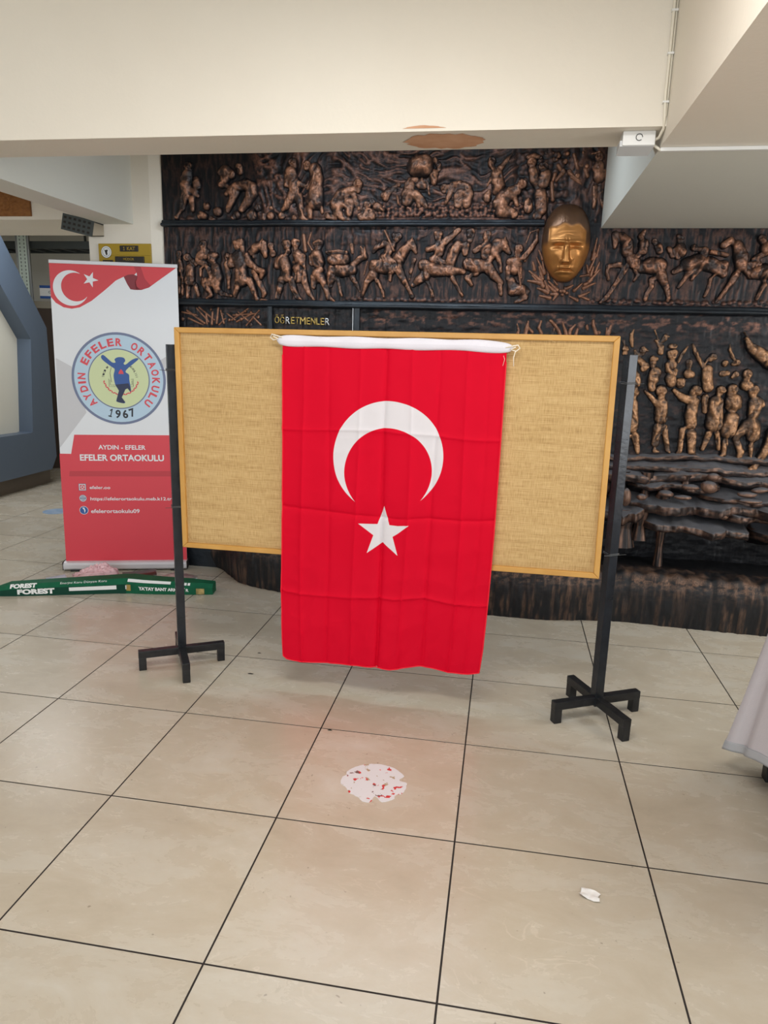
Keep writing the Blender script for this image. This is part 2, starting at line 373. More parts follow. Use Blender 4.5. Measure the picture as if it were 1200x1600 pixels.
rb += mid*(ss(.6, .9, a2)*.30 + ss(2.16, 2.22, Z)*wsw*ss(.7, 1, a1)*.35)
strip = ss(1.69, 1.72, Z)*(1-ss(1.78, 1.8, Z)); rb += low*(ss(.45, .7, fbm(X*30, Z*60, 8))*(.12+.45*strip*ss(-.28, -.26, X)))
# crop of cotton along the top band, stones along the middle band
def bumps(x0, x1, z0, z1, sc_, hh, seed, rubv):
    global h, rb
    w_ = ss(x0-.03, x0+.02, X)*(1-ss(x1-.02, x1+.03, X))*ss(z0-.01, z0+.01, Z)*(1-ss(z1-.02, z1+.02, Z+.02*vnoise(X*25, X*0, seed)))
    c = 1-cells(X*sc_, Z*sc_, seed)*1.5; c = c.clip(0)
    h = np.where(w_ > .05, np.maximum(h*(1-w_), w_*hh*np.sqrt(c)), h); rb = rb*(1-w_)+w_*ss(.15, .7, c)*rubv
bumps(-.22, .72, 2.335, 2.425, 42, .028, 4, 1.0)
bumps(-1.5, -.35, 2.33, 2.352, 30, .014, 9, .5)
bumps(-.38, .62, 1.842, 1.875, 38, .016, 6, .8)
bumps(1.15, 2.6, 1.845, 1.885, 34, .016, 7, .55)
bumps(.66, .96, 2.42, 2.72, 30, .012, 21, .35)
rb = rb*ss(.5, .75, Z)  # copper fades out low down: recess shade under the ledges put into the colour
mur('relief_ground', np.stack([X, YM-.004-h, Z], -1), M_ground, rub_shade=rb.clip(0, 1))
M_ground.node_tree.nodes['Principled BSDF'].inputs['Specular IOR Level'].default_value = .32
boxobj('backing_panel', (-1.588, -.003, 0), (2.95, .018, 2.88), M_rail, mural)
# ragged left edge strip, rails and mouldings
for z0, z1, d, x0, x1 in ((2.284, 2.326, .05, -1.585, .835), (1.797, 1.842, .055, -1.585, 2.95)):
    n = 160; xs = np.linspace(x0, x1, n)
    prof = [(0, 0), (-d*.8, .002), (-d, .010), (-d*.92, .020), (-d*.6, .024), (-d*.62, .032), (-d*.45, z1-z0), (0, z1-z0+.002)]
    P = np.zeros((len(prof), n, 3))
    for k, (dy, dz) in enumerate(prof):
        P[k, :, 0] = xs; P[k, :, 1] = YM+dy-.003*vnoise(xs*9, xs*0+k, 5); P[k, :, 2] = z0+dz+.003*(vnoise(xs*6, xs*0, 8)-.5)
    mur('ledge_rail', P, M_rail)
for x, m_, wd in ((-.875, M_gold, .004), (-.865, M_rail, .03), (-.315, M_silver, .004), (-.290, M_rail, .035)):
    boxobj('panel_divider', (x-wd/2, -.03, 1.55), (x+wd/2, 0, 1.80), m_, mural, bev=.001)
# name lettering
word = 'ÖĞRETMENLER'; xs0 = -.834; xs1 = -.463
widths = []
lw = [1.05, 1.05, 1, .85, .9, 1.2, .85, 1, .8, .85, 1]; tot = sum(lw); cx = xs0
for ch, q in zip(word, lw):
    wd = (xs1-xs0)*q/tot
    me = text_mesh(ch, width=wd*.86, height=.044 if ch not in 'ÖĞ' else .056, bold=.012 if ch != 'M' else 0, extrude=.006)
    upright(me, cx+wd/2, -.028, 1.716+(.006 if ch in 'ÖĞ' else 0)-(cx-xs0)*.012)
    o = link('letter', me, M_silver if (ch == 'R') else M_gold, mural); cx += wd
    if ch == 'R': o['label'] = 'silver metal letter R'

FIG = """person 10 A|-1397 2644 30,-1397 2624 18|-1405 2602 28,-1420 2534 31,-1422 2477 28|-1432 2574 20,-1414 2528 18,-1357 2488 17,-1338 2470 11|-1348 2561 25,-1342 2533 26|-1430 2454 25,-1448 2396 17|-1378 2454 20,-1377 2385 14|-1486 2344 15
ox 12 A|-1180 2610 25,-1148 2616 34,-1110 2593 28|-1155 2571 31,-1175 2543 28|-1118 2514 18,-1145 2480 14|-1112 2497 28,-1080 2520 28,-1016 2536 31,-979 2513 37,-967 2479 28|-1087 2486 26,-1114 2435 22,-1140 2384 17|-979 2485 37,-1005 2434 28,-1044 2389 20
head 8 A|-1059 2634 26,-1053 2609 22
pot 10 A|-1282 2407 26
pot 12 A|-1205 2375 31
pot 12 A|-1319 2353 28,-1296 2350 22
pot 8 A|-1258 2335 17,-1232 2326 12
pot 12 A|-939 2397 25
pot 14 A|-978 2349 36
pot 10 A|-899 2354 16,-899 2334 15
pot 12 A|-855 2349 28
pot 6 A|-873 2400 14
pot 10 A|-1083 2355 28,-1103 2343 18
person 12 B|-711 2657 30,-702 2638 18|-723 2605 34,-702 2539 34,-696 2483 31|-714 2583 22,-690 2538 20,-622 2521 15|-745 2572 23,-751 2533 18,-727 2522 12|-721 2461 31,-752 2405 22,-777 2385 12|-671 2460 30,-662 2393 23,-655 2342 18,-621 2323 10
person 12 B|-619 2642 28,-622 2629 22|-567 2614 38,-554 2559 37,-560 2515 37|-579 2587 17,-603 2538 15,-616 2510 12|-560 2493 44,-566 2437 52|-603 2393 22,-596 2337 12|-529 2393 15,-523 2370 12
pot 10 B|-783 2351 26
pot 8 B|-852 2394 15
pot 8 B|-702 2337 20
person 15 B|-297 2527 34,-296 2494 20|-329 2499 22,-395 2470 37,-437 2414 34,-418 2364 31|-413 2414 26,-340 2425 26|-346 2414 30,-357 2364 26|-400 2342 22,-344 2319 12|-323 2469 17,-304 2425 15,-291 2389 12|-485 2348 20,-436 2333 14
basket 14 B|-272 2344 28,-206 2344 28|-255 2378 22,-218 2375 18
child 10 B|-237 2411 26|-208 2435 15,-201 2424 14|-177 2402 25,-147 2385 22
head 14 B|-131 2462 26,-127 2446 15
child 10 C|-50 2524 17|-71 2506 16,-111 2484 23,-125 2451 23|-70 2495 9,-51 2451 7,-45 2418 7
sack 26 C|55 2618 52,101 2633 58,78 2628 61,113 2612 49
person 14 C|163 2664 15,191 2632 17,200 2608 12|161 2574 34,169 2536 18|22 2551 15,116 2547 15,134 2520 7,141 2469 7|88 2523 28,106 2515 22|23 2521 31,13 2467 37,9 2434 34|60 2466 28,103 2428 22,128 2398 11|73 2434 14,81 2401 12
person 14 C|228 2503 27,229 2487 18|280 2513 21,265 2465 17,244 2419 11|279 2524 14,320 2518 26,361 2491 37|322 2475 31,319 2411 25|374 2464 36,371 2410 25
bag 12 C|490 2447 30,499 2479 15
person 10 D|506 2651 26,503 2630 20|540 2574 34,553 2512 37,545 2484 27|557 2607 17,594 2653 13,618 2683 7|508 2556 10,484 2506 6
person 12 D|691 2520 30|657 2486 32,593 2456 43,569 2412 43|585 2374 42,652 2355 27|645 2462 17,669 2405 13
sack 10 D|736 2386 30,733 2424 23
person 8 D|738 2639 30|716 2669 13,754 2675 14,787 2668 11|747 2590 27,764 2541 29|802 2467 33,811 2380 34|791 2342 27
person 10 D|807 2614 30|823 2571 32,813 2528 34
person 8 D|1121 2661 27|1122 2616 29,1127 2555 33|1112 2507 17,1116 2391 13|1138 2507 16,1167 2391 11|1090 2616 11,1107 2574 9|1162 2585 16,1172 2543 11|1078 2682 6,1118 2690 6,1160 2675 6
crowd 4 D|889 2676 18|930 2642 16|871 2655 16|993 2641 16|1024 2620 13|1055 2616 14|921 2588 17|959 2590 14|1006 2563 16|823 2695 13|856 2691 11|939 2684 13|1034 2689 14|916 2576 9,887 2540 7|960 2581 9,1015 2538 10|862 2528 9,875 2435 9|978 2678 9,1003 2605 9|893 2619 10,908 2600 10|975 2557 9,1029 2520 7|1048 2598 10,1063 2562 9|877 2576 9,867 2540 7|842 2442 7,829 2355 7
child 8 E|-1482 2120 23|-1481 2068 20,-1469 2020 18|-1464 1972 11,-1465 1866 9|-1488 1972 10,-1488 1875 7
child 12 E|-1423 2098 26|-1391 2077 17,-1366 2054 12|-1406 2027 28,-1411 1955 34|-1423 1912 14,-1429 1849 11|-1372 1925 15,-1355 1862 12
woman 10 E|-1311 2178 28,-1309 2157 20|-1330 2113 26|-1350 2098 15,-1354 2072 15,-1299 2057 17|-1324 2098 15|-1333 2027 11,-1334 1985 9|-1290 2134 18,-1297 2104 18
soldier 18 E|-1252 2084 28|-1255 2108 26,-1225 2111 18|-1227 2034 28,-1215 1975 32|-1227 2022 20,-1255 1980 17,-1280 2028 14,-1296 2051 10|-1223 1939 30,-1302 1950 26|-1309 1938 23,-1280 1896 18,-1265 1866 15,-1292 1846 9|-1217 1897 23,-1230 1927 23|-1192 1876 15,-1126 1862 9
child 8 E|-1153 2108 23|-1158 2058 17,-1146 1993 17,-1145 1910 11
soldier 20 E|-1077 2164 23|-1087 2187 20,-1054 2188 26|-1042 2159 14,-1042 2118 14|-1076 2100 37,-1057 2053 37|-1114 2100 21,-1125 2052 17,-1089 2053 11|-1024 2106 28,-999 2065 23,-947 2027 18,-909 2013 20,-922 1978 12|-1054 2012 37,-1052 1964 43|-1072 1952 21,-1086 1910 18,-1101 1862 12|-1000 1959 23,-975 1900 18,-956 1855 14|-956 1843 10,-879 1839 6
coat_tail 8 E|-973 2012 20,-936 1948 20,-904 1883 18,-911 1865 15
horse 10 E|-985 2135 28,-939 2171 30|-907 2179 26,-901 2136 23,-895 2110 16|-913 2208 7,-920 2194 9|-966 2106 15
soldier 6 F|-858 2174 22|-846 2125 23
soldier 18 F|-749 2165 23|-763 2186 21,-744 2183 23|-741 2137 16|-776 2084 38,-758 2038 36|-808 2084 21,-821 2049 17,-773 2038 12|-758 2003 34,-750 1973 22|-787 1967 23,-800 1908 18,-813 1857 14|-720 1968 21,-707 1909 18,-682 1862 14,-656 1846 6
soldier 12 F|-694 2180 25,-694 2157 17|-700 2194 22,-681 2194 18|-681 2120 31,-669 2085 31|-647 2108 21,-644 2062 14,-630 2033 6|-688 2035 27|-675 1974 27|-644 2010 21,-631 1945 20,-605 1887 15,-573 1846 9|-704 2073 14
rifle 6 F|-644 2235 10,-631 2143 10
rifle 6 F|-594 2249 6,-613 2189 6,-581 2137 6
soldier 16 F|-549 2163 22|-563 2186 18,-538 2189 25|-556 2115 36,-543 2074 36|-587 2109 18,-588 2068 15,-549 2063 11|-530 2028 21|-552 2002 32,-536 1970 23|-571 1981 23,-575 1923 14|-524 1982 25,-498 1924 18,-476 1859 16,-438 1839 7
donkey 14 F|-449 2029 36,-393 2023 37,-331 2030 37|-461 1994 30,-468 1936 16|-417 1965 12,-398 1890 9,-391 1872 7|-325 1984 18,-293 1938 12,-275 1900 6|-326 2059 18,-283 2093 18,-250 2113 18|-247 2108 18,-263 2139 11|-273 2167 6,-260 2145 7|-251 2164 5,-244 2128 7
bundle 26 F|-450 2089 36,-376 2093 36|-488 2132 10,-413 2141 9,-364 2133 11
rein 6 F|-231 2082 4,-251 2002 4
horse 4 F|-334 2178 15,-327 2133 11
horse 16 G|-183 2054 40,-109 2049 43,-43 2049 37|-32 2095 36,-3 2140 30,25 2180 23|43 2191 22,59 2163 18,72 2135 11|48 2219 6,42 2196 7|-194 2002 30,-229 1962 18,-247 1909 11,-262 1874 11|-162 1962 14,-130 1905 9,-120 1873 9|-24 2021 25,8 1964 18,40 1913 11,57 1876 15
rider 22 G|-51 2213 22|-60 2233 20,-36 2230 21|-83 2174 28,-100 2134 25|-119 2185 21,-167 2168 15,-194 2139 11|-123 2100 31,-67 2066 28|-49 2044 21,-84 2009 14,-83 1969 10
rifle 34 G|-121 2258 6,-64 2145 7
horse 14 G|125 2062 38,192 2034 40,275 2029 34|133 2000 32,93 1971 23,63 1942 14|153 1960 11,179 1909 9,187 1878 11|293 2030 26,370 2025 17|307 1984 15,339 1934 10,368 1886 11|285 2074 31,305 2142 32,332 2181 25|374 2175 27,376 2131 17
horse_tail 6 G|64 2095 15,43 2022 11,38 1976 6
rider 20 G|207 2222 22|198 2244 18,218 2244 18|221 2175 30,217 2136 28|250 2197 21,289 2230 18,331 2266 16|192 2163 18,145 2152 16|183 2096 25,243 2074 22|250 2063 17,221 2035 15,205 2012 14
soldier 12 H|403 2233 25|393 2258 18,410 2255 20|401 2208 17
soldier 12 H|500 2222 23|486 2244 17,509 2244 20|502 2165 34,499 2120 28|461 2164 18,433 2145 15
horse 16 H|397 2070 37,450 2059 43,502 2059 37|446 2020 22|555 2137 30,570 2181 36,604 2192 26|617 2165 23,639 2138 15|613 2223 6,609 2203 9|574 2115 17,590 2065 12,597 2029 10|514 2054 34,558 2004 25,601 1965 17|596 1948 15,605 1895 12|395 1991 17,423 1949 12
soldier 14 H|697 2160 28|651 2083 25,680 2083 32,682 2038 32|642 2049 18,639 1988 11|729 2111 17,766 2160 15,796 2204 12,798 2264 5|709 2072 12,717 1994 11|664 1971 25,673 1915 28|690 1927 36,731 1922 31,760 1917 18|750 1883 21,695 1848 9
staff 34 H|678 2143 4,700 2039 5,720 1950 6
branch 3 I|803 2271 6,794 2212 8,759 2144 8,736 2093 8|758 2254 4,738 2195 4
wreath 4 I|806 2110 5,856 2021 7|785 2085 5,797 2042 6|767 2033 5,833 1982 8|762 1977 5,843 1965 8|823 2059 5,847 1991 7|823 1934 5,882 1913 8|839 1891 5,898 1879 7|886 1974 5,938 1927 7|842 2089 4,857 2025 7|883 1952 5,926 1918 7|921 1866 5,940 1901 6,905 1901 5|816 2153 4,841 2102 6|877 2034 5,885 1991 6|831 2003 6,853 1948 8|864 1974 7,886 1922 7|786 2007 4,825 1969 5|916 1983 5,936 1957 5
wreath 4 I|1152 2129 5,1117 2040 6|1177 2045 5,1119 1972 6|1158 1968 5,1091 1938 6|1128 1916 5,1078 1890 6|1016 1889 5,1062 1868 6|1029 1954 5,995 1936 6|1068 2006 5,1115 2015 5|1141 2062 5,1128 2011 6|1148 2221 4,1129 2104 6|1069 1894 5,1127 1873 5|1143 2138 6,1137 2108 5|1164 2188 4,1153 2121 5|1101 2070 5,1114 2028 5|1080 1963 5,1040 1924 6|1173 2087 4,1153 2028 5|1139 1985 5,1098 1959 6
berries 10 I|986 1936 11|963 1919 9|972 1898 8|998 1908 8|979 1919 10
horse 14 J|1249 2239 24,1253 2203 18,1253 2172 13|1286 2234 22,1321 2195 30,1326 2146 32|1353 2105 32,1407 2061 31,1470 2070 44,1515 2071 41|1322 2051 18,1295 1997 15,1263 1942 12,1231 1886 14,1197 1855 8|1288 2073 16,1224 2064 12,1221 2023 10,1233 1991 11|1529 2017 32,1563 1954 17,1586 1891 13,1581 1873 10|1478 1989 17,1482 1953 14,1459 1908 12,1453 1880 14
rider 20 J|1395 2230 20,1409 2261 11|1413 2186 30,1412 2150 26|1363 2097 25,1361 2070 18|1382 2038 12,1398 2016 9,1379 1984 8
soldier 8 J|1474 2204 18|1499 2173 23,1506 2151 20
rider 12 J|1617 2215 22|1604 2235 12|1620 2169 29,1632 2143 26|1595 2156 16,1612 2116 13|1558 2164 15,1580 2125 14
horse 10 K|1671 2079 41,1727 2096 41,1794 2080 41,1855 2052 38|1718 2067 20,1677 2021 15,1635 1949 11|1767 2071 14,1729 2038 13,1705 1994 10|1808 1997 12,1799 1939 10,1787 1901 11|1632 2054 19,1601 2037 17|1869 2072 29,1875 2023 19
rider 18 K|1696 2170 20|1753 2150 25,1754 2109 19
pack 20 K|1791 2146 15,1878 2130 13
horse 14 K|1855 2183 22,1889 2209 22|1932 2183 29,1957 2118 37,1963 2073 32|2037 2033 33,2096 2041 41,2156 2042 38|1941 2019 22,1915 1965 17,1881 1910 13,1851 1870 8|2102 1967 15,2084 1921 11,2072 1890 11
rider 22 K|2056 2220 24|2087 2167 34|2083 2139 16,2041 2118 13,2019 2108 8|2054 2082 16,2003 2073 21|1990 2053 20,2019 2012 12
person 12 L|1369 1590 21|1368 1564 16|1354 1635 9
arm 8 L|1407 1606 7,1400 1640 10,1396 1674 8,1408 1704 3
person 10 L|1471 1578 20,1470 1566 16|1473 1593 16,1504 1582 4|1440 1554 14,1426 1580 8|1445 1535 16,1474 1510 20|1494 1491 24,1485 1476 20
person 16 L|1535 1513 21,1535 1496 16|1534 1534 20,1553 1535 12|1554 1455 33,1547 1417 32|1542 1393 25,1545 1363 23
person 8 L|1590 1656 17,1582 1644 12|1594 1671 12,1616 1667 3|1563 1614 11,1538 1643 6|1556 1644 5,1528 1703 5|1575 1607 16,1574 1577 18
hat 10 L|1629 1612 16,1651 1612 16
woman 18 L|1639 1556 27|1626 1571 17,1651 1575 20|1645 1503 27|1621 1503 15,1625 1469 13,1669 1449 11|1646 1420 31,1653 1397 27|1670 1470 13
arm 8 L|1679 1523 11,1700 1569 10,1724 1610 7
person 12 L|1743 1521 20,1746 1499 16|1746 1453 29,1764 1450 20
child 20 L|1705 1391 27|1695 1410 16,1717 1411 16
person 8 L|1432 1497 18|1443 1429 27,1452 1390 28
boy 16 M|1875 1555 23,1859 1543 17,1845 1539 8|1753 1624 7,1771 1582 12,1798 1538 12,1824 1501 13|1848 1479 30,1854 1427 30,1864 1378 31
head 10 M|1946 1520 21
person 12 M|2008 1525 23,1991 1517 12|1982 1561 11,1963 1598 8,1960 1635 2
person 8 M|1937 1459 20,1966 1464 16
head 12 M|2013 1458 20,1997 1442 12
person 12 M|2077 1464 29|2075 1396 30,2089 1393 29
pointing_arm 34 M|2051 1666 5,2028 1702 3|2040 1666 9,2053 1644 15,2063 1626 19|2083 1608 27,2129 1577 34,2184 1541 38,2261 1492 41
woman 18 N|1443 1336 35,1455 1329 24|1443 1270 27,1446 1210 31,1451 1127 38|1477 1067 24,1501 969 13|1430 1065 16,1427 1019 11
boy 20 N|1600 1349 35|1608 1272 35,1612 1216 35,1615 1183 36|1583 1267 17,1543 1310 13,1507 1342 8|1602 1126 24,1598 1027 22|1641 1128 19,1674 993 14|1599 982 13,1621 979 8|1686 978 9
boy 22 N|1797 1353 36,1788 1345 28|1789 1275 31,1784 1208 33,1792 1153 31|1794 1290 30,1728 1310 22,1674 1352 13|1746 1117 17,1746 989 13,1724 957 8|1801 1097 28,1815 985 22,1838 967 8
legs 10 N|1858 1315 24,1864 1234 16
woman 20 N|1939 1361 30,1934 1347 20|1920 1291 38,1922 1229 42,1922 1162 47|1901 1102 19,1877 1007 13|1950 1104 16,1968 1011 11
woman 22 N|2004 1371 33,1997 1345 24|2017 1299 46|1993 1268 19,2017 1240 14,2051 1271 16|2016 1196 41,2007 1125 44|2001 1061 17,2000 979 14,1975 955 9
man 20 N|2120 1368 35,2121 1346 25|2141 1296 38,2137 1223 31|2168 1304 19,2184 1283 13|2139 1157 46,2153 1098 35|2110 1163 30,2063 1094 22|2058 1079 19,2096 999 19,2086 942 13|2151 1039 16,2158 957 6
leg 30 N|2260 1125 36,2249 1058 31,2217 982 22,2181 913 22,2133 878 13
fruit 6 P|-1470 1709 14|-1373 1731 13|-1272 1774 11|-1195 1745 13|-1035 1768 11|-997 1759 11|-948 1734 12|-1001 1683 13|-1063 1717 9|-1146 1710 8|-1096 1742 9
stalks 3 P|-1474 1755 6,-1373 1737 7|-1439 1766 6,-1319 1686 7|-1372 1782 5,-1291 1697 6|-1355 1788 5,-1251 1708 6|-1306 1748 6,-1302 1682 6|-1261 1759 6,-1269 1682 7|-1221 1785 6,-1235 1688 6|-1205 1770 5,-1185 1689 6|-1129 1711 6,-1018 1783 5|-1118 1741 6,-964 1754 5|-1096 1701 6,-986 1754 5|-1031 1677 5,-942 1775 5|-1084 1762 5,-1019 1708 5|-986 1734 6,-932 1684 6|-1162 1751 5,-1107 1711 5|-1430 1715 6,-1330 1676 5|-1173 1720 5,-1219 1678 5
hands 6 Q|715 1722 5,727 1683 10,720 1659 12|781 1740 5,776 1700 10,769 1660 10|786 1700 7,808 1677 9|858 1741 6,847 1701 7,865 1670 9|915 1746 8,941 1723 8,967 1688 8,977 1664 9|933 1671 12,942 1703 7|986 1736 5,1007 1689 8,1013 1665 10|1064 1725 5,1038 1697 8,1033 1666 9|1078 1698 7,1072 1667 9|1131 1719 11,1137 1699 9|1167 1751 7,1170 1724 7,1190 1677 10|1205 1681 10|1273 1726 5,1263 1687 10,1257 1671 10|1249 1710 4,1252 1678 7"""
GOLDEN = {'L', 'M', 'N'}
names = {}
def capsule_field(X, Z, strokes, k=.0045):
    H = np.zeros(X.shape); Q = np.zeros(X.shape); E = np.zeros(X.shape)
    for s in strokes:
        if len(s) == 1: s = [s[0], s[0]]
        for (x0, z0, r0), (x1, z1, r1) in zip(s, s[1:]):
            dx, dz = x1-x0, z1-z0; L2 = dx*dx+dz*dz
            t = np.clip(((X-x0)*dx+(Z-z0)*dz)/L2, 0, 1) if L2 > 0 else 0*X
            r = r0+(r1-r0)*t; d2 = (X-x0-dx*t)**2+(Z-z0-dz*t)**2
            q = np.sqrt((r*r-d2).clip(0)); H = (H**6+q**6)**(1/6); Q = np.maximum(Q, q/r)
            E = E+np.exp(-np.clip(np.sqrt(d2)-r, -.04, .06)/k)
    D = -k*np.log(E+1e-9)
    H = np.maximum(H, np.sqrt((-D).clip(0)*.020))          # webs join neighbouring limbs
    Q = np.maximum(Q, .55*ss(0, .008, -D))
    return H, D, Q
for li, line in enumerate(FIG.strip().split('\n')):
    hd, *sts = line.split('|'); nm, el, cid = hd.split(); el = int(el)/1000
    strokes = [[tuple(float(v)/1000 for v in p.split()) for p in s.split(',')] for s in sts]
    strokes = [[(x_, z_, r_*(1.05 if k_ == 0 else 1.13)) for x_, z_, r_ in s_] for k_, s_ in enumerate(strokes)]
    if nm == 'crowd':
        groups = [[s] for s in strokes]; nm = 'spectator'
    elif nm == 'wreath': groups = [[s] for s in strokes]; nm = 'laurel_leaf'
    elif nm == 'fruit': groups = [[s] for s in strokes]
    elif nm == 'stalks': groups = [[s] for s in strokes]; nm = 'plant_stalk'
    elif nm == 'berries': groups = [[s] for s in strokes]; nm = 'berry'
    elif nm == 'hands': groups = [[s] for s in strokes]; nm = 'raised_hand'
    else: groups = [strokes]; nm = 'relief_'+nm
    for gi, g in enumerate(groups):
        if len(g) > 1:                                  # necks and joints where two limbs nearly meet
            extra = []
            for i in range(1, len(g)):
                best = None
                for a_ in g[i]:
                    for j in range(i):
                        for b_ in g[j]:
                            d_ = math.dist(a_[:2], b_[:2])-a_[2]-b_[2]
                            if best is None or d_ < best[0]: best = (d_, a_, b_)
                d_, a_, b_ = best
                if -.4*min(a_[2], b_[2]) < d_ < .045:
                    rr = .62*min(a_[2], b_[2]); extra.append([(a_[0], a_[1], rr), (b_[0], b_[1], rr)])
            g = g+extra
        allp = [p for s in g for p in s]
        if cid in 'NLM': el_ = el
        x0 = min(p[0]-p[2] for p in allp)-.012; x1 = max(p[0]+p[2] for p in allp)+.012
        z0 = min(p[1]-p[2] for p in allp)-.012; z1 = max(p[1]+p[2] for p in allp)+.012
        step = .0034 if (x1-x0)*(z1-z0) < .25 else .0045
        x1 = min(x1, 2.9)
        X, Z = np.meshgrid(np.arange(x0, x1, step), np.arange(z0, z1, step))
        small = max(p[2] for p in allp) < .0115
        if small: g = [[(a_, b_, c_*(1.9 if nm == 'laurel_leaf' and k2 else 1.3)) for k2, (a_, b_, c_) in enumerate(s_)] for s_ in g]
        H, D, Q = capsule_field(X, Z, g)
        cloth = ridge(X*30+li*3.1+5*fbm(X*7, Z*7, li), Z*16+li, li, 3)
        coarse = fbm(X*34, Z*34, li+50, 3)
        if not small: H2 = H*.80+(cloth-.6)*.017*ss(0, .014, H)+(coarse-.45)*.016*ss(0, .015, H)
        else: H2 = H*1.1
        hh = np.where(D < 0, el+H2, -.012 - (D.clip(0, .01))*1.5)
        hh = np.where((D >= 0), -.012, hh)
        m_ = D < 0
        vert = m_.copy(); keep = vert[:-1, :-1] | vert[1:, :-1] | vert[:-1, 1:] | vert[1:, 1:]
        rub_shade = ss(.35, .95, Q)*(.12+.95*ss(.42, .80, cloth))*(.55+.6*ss(.35, .6, coarse))
        if nm.split('_')[-1] in ('person', 'soldier', 'rider', 'woman', 'boy', 'man', 'child', 'head'):
            hx, hz, hr_ = g[0][0]                      # sockets, nose, mouth and cap edge on the head
            gg = lambda a_, b_, s_: np.exp(-((X-hx-a_*hr_)/(s_*hr_))**2-((Z-hz-b_*hr_)/(s_*hr_))**2)
            f_ = -.30*gg(-.36, .12, .22)-.30*gg(.36, .12, .22)+.22*gg(0, -.15, .20)-.16*gg(0, -.52, .20)-.14*np.exp(-((Z-hz-.42*hr_)/(.09*hr_))**2)*gg(0, .3, 1.0)
            hh = np.where(m_, hh+f_*hr_, hh); rub_shade = rub_shade*(1+1.2*f_.clip(-.6, .3))
        if small: rub_shade = ss(.2, .8, Q)*.7
        if cid in GOLDEN: rub_shade = rub_shade*1.1+.10*ss(.2, .8, Q)
        if cid in 'AJK': rub_shade = rub_shade*.75
        rub_shade = np.where(m_, rub_shade, 0).clip(0, 1)
        mur(nm, np.stack([X, YM-.004-hh, Z], -1), M_figold if cid in GOLDEN else M_fig, keep=keep, rub_shade=rub_shade)

# plinth
contour = [(-1.585, 3.2), (-1.27, 3.197), (-1.17, 3.11), (-1.07, 2.94), (-.93, 2.86), (-.67, 2.78), (-.3, 2.74), (.2, 2.71), (.68, 2.685), (.98, 2.68), (1.15, 2.72), (1.36, 2.765), (1.55, 2.76), (1.72, 2.74), (2.17, 2.72), (2.95, 2.72)]
n = 640; xs = np.linspace(-1.585, 2.95, n); yc = interp(xs, contour)
k = np.ones(31)/31; yc = np.convolve(np.pad(yc, 15, mode='edge'), k, 'valid')
rows = []
zt = .285+.02*(fbm(xs*3, xs*0, 3)-.5)-.10*(1-ss(-1.3, -1.0, xs))
for v in np.linspace(0, 1, 22):            # top from wall to lip
    y = 3.2+(yc+.03-3.2)*v; bumpy = cells(xs*13, xs*0+v*5, 5); b_ = (1-bumpy).clip(0)*.035*ss(.45, .8, v)
    rows.append(np.stack([xs, y, zt+.02*(1-v)+b_+.012*(fbm(xs*20, xs*0+v*6, 4)-.5)], -1))
rt_ = [ss(.3, .7, fbm(xs*22, xs*0+v*6, 14))*.9*ss(.35, .85, v) for v in np.linspace(0, 1, 22)]
for v in np.linspace(0, 1, 50)[1:]:
    lipb = .022*np.exp(-v*14)*(1-cells(xs*13, xs*0+5, 5)).clip(0)
    y = yc+.03*(1-v)**6 - (lipb + .012*fbm(xs*40, xs*0+v*3, 9))*ss(-1.35, -1.15, xs) - .010*ridge(xs*34, xs*0+v*1.1, 12)*ss(.05, .2, v)*ss(-1.3, -1.1, xs) + .02*v*v
    rows.append(np.stack([xs, y, (zt-.005)*(1-v)], -1))
    rt_.append(np.clip(1.3*np.exp(-v*8)*ss(.35, .65, fbm(xs*40, xs*0+v*25, 2))+.55*ss(.48, .66, fbm(xs*55, xs*0+v*1.6, 30))*(.3+.9*ss(.35, .65, fbm(xs*6, xs*0+v*2, 41))), 0, 1))
P = np.array(rows); mur('plinth', P[::-1], M_plinth, rub_shade=np.array(rt_)[::-1])

# rock ledges
def ledge(x0, x1, z, prot, th, seed, drop=.045):
    nx = max(24, int((x1-x0)/.006)); xs = np.linspace(x0, x1, nx); t = (xs-x0)/(x1-x0)
    p = interp(t, prot)*(1+1.1*(fbm(xs*6, xs*0, seed)-.5))*np.sqrt(np.clip(1-(np.abs(2*t-1))**8, 0, 1))
    rows = []; rt = []
    zz = z+.10*(fbm(xs*3.2, xs*0, seed+1)-.5)
    for v in np.linspace(0, 1, 16): rows.append(np.stack([xs, 3.2-p*v, zz+drop*(1-v)+.010*(fbm(xs*14, xs*0+v*4, seed+2)-.5)], -1)); rt.append(.25+.6*ss(.7, 1, v)+0*xs)
    for v in np.linspace(0, 1, 14)[1:]:
        a = v*PI; rows.append(np.stack([xs, 3.2-p-.018*np.sin(a)-.02*fbm(xs*18, xs*0+v*3, seed+3), zz-th*(1-math.cos(a))/2-.01*(fbm(xs*22, xs*0, seed+4)-.5)*v], -1)); rt.append((.85-.8*v)*ss(.35, .6, fbm(xs*30, xs*0+v*5, seed+5))+.1)
    for v in np.linspace(0, 1, 8)[1:]: rows.append(np.stack([xs, 3.2-p*(1-v)*.96, zz-th-.05*v+.0*xs], -1)); rt.append(0*xs+.03)
    mur('rock_ledge', np.array(rows)[::-1], M_rock, rub_shade=np.array(rt)[::-1])
c1 = [(0, 1), (1, 1)]
def sc_(k): return [(a, b*k) for a, b in [(0, .8), (.2, 1.05), (.4, .9), (.6, 1.1), (.8, .95), (1, .9)]]
ledge(.6, 2.9, .955, sc_(.05), .03, 1, .01)
ledge(.6, 2.9, .915, sc_(.09), .035, 2)
ledge(1.28, 2.02, .855, sc_(.14), .05, 3)
ledge(1.95, 2.9, .85, sc_(.13), .04, 4)
ledge(1.45, 2.0, .79, sc_(.17), .03, 5)
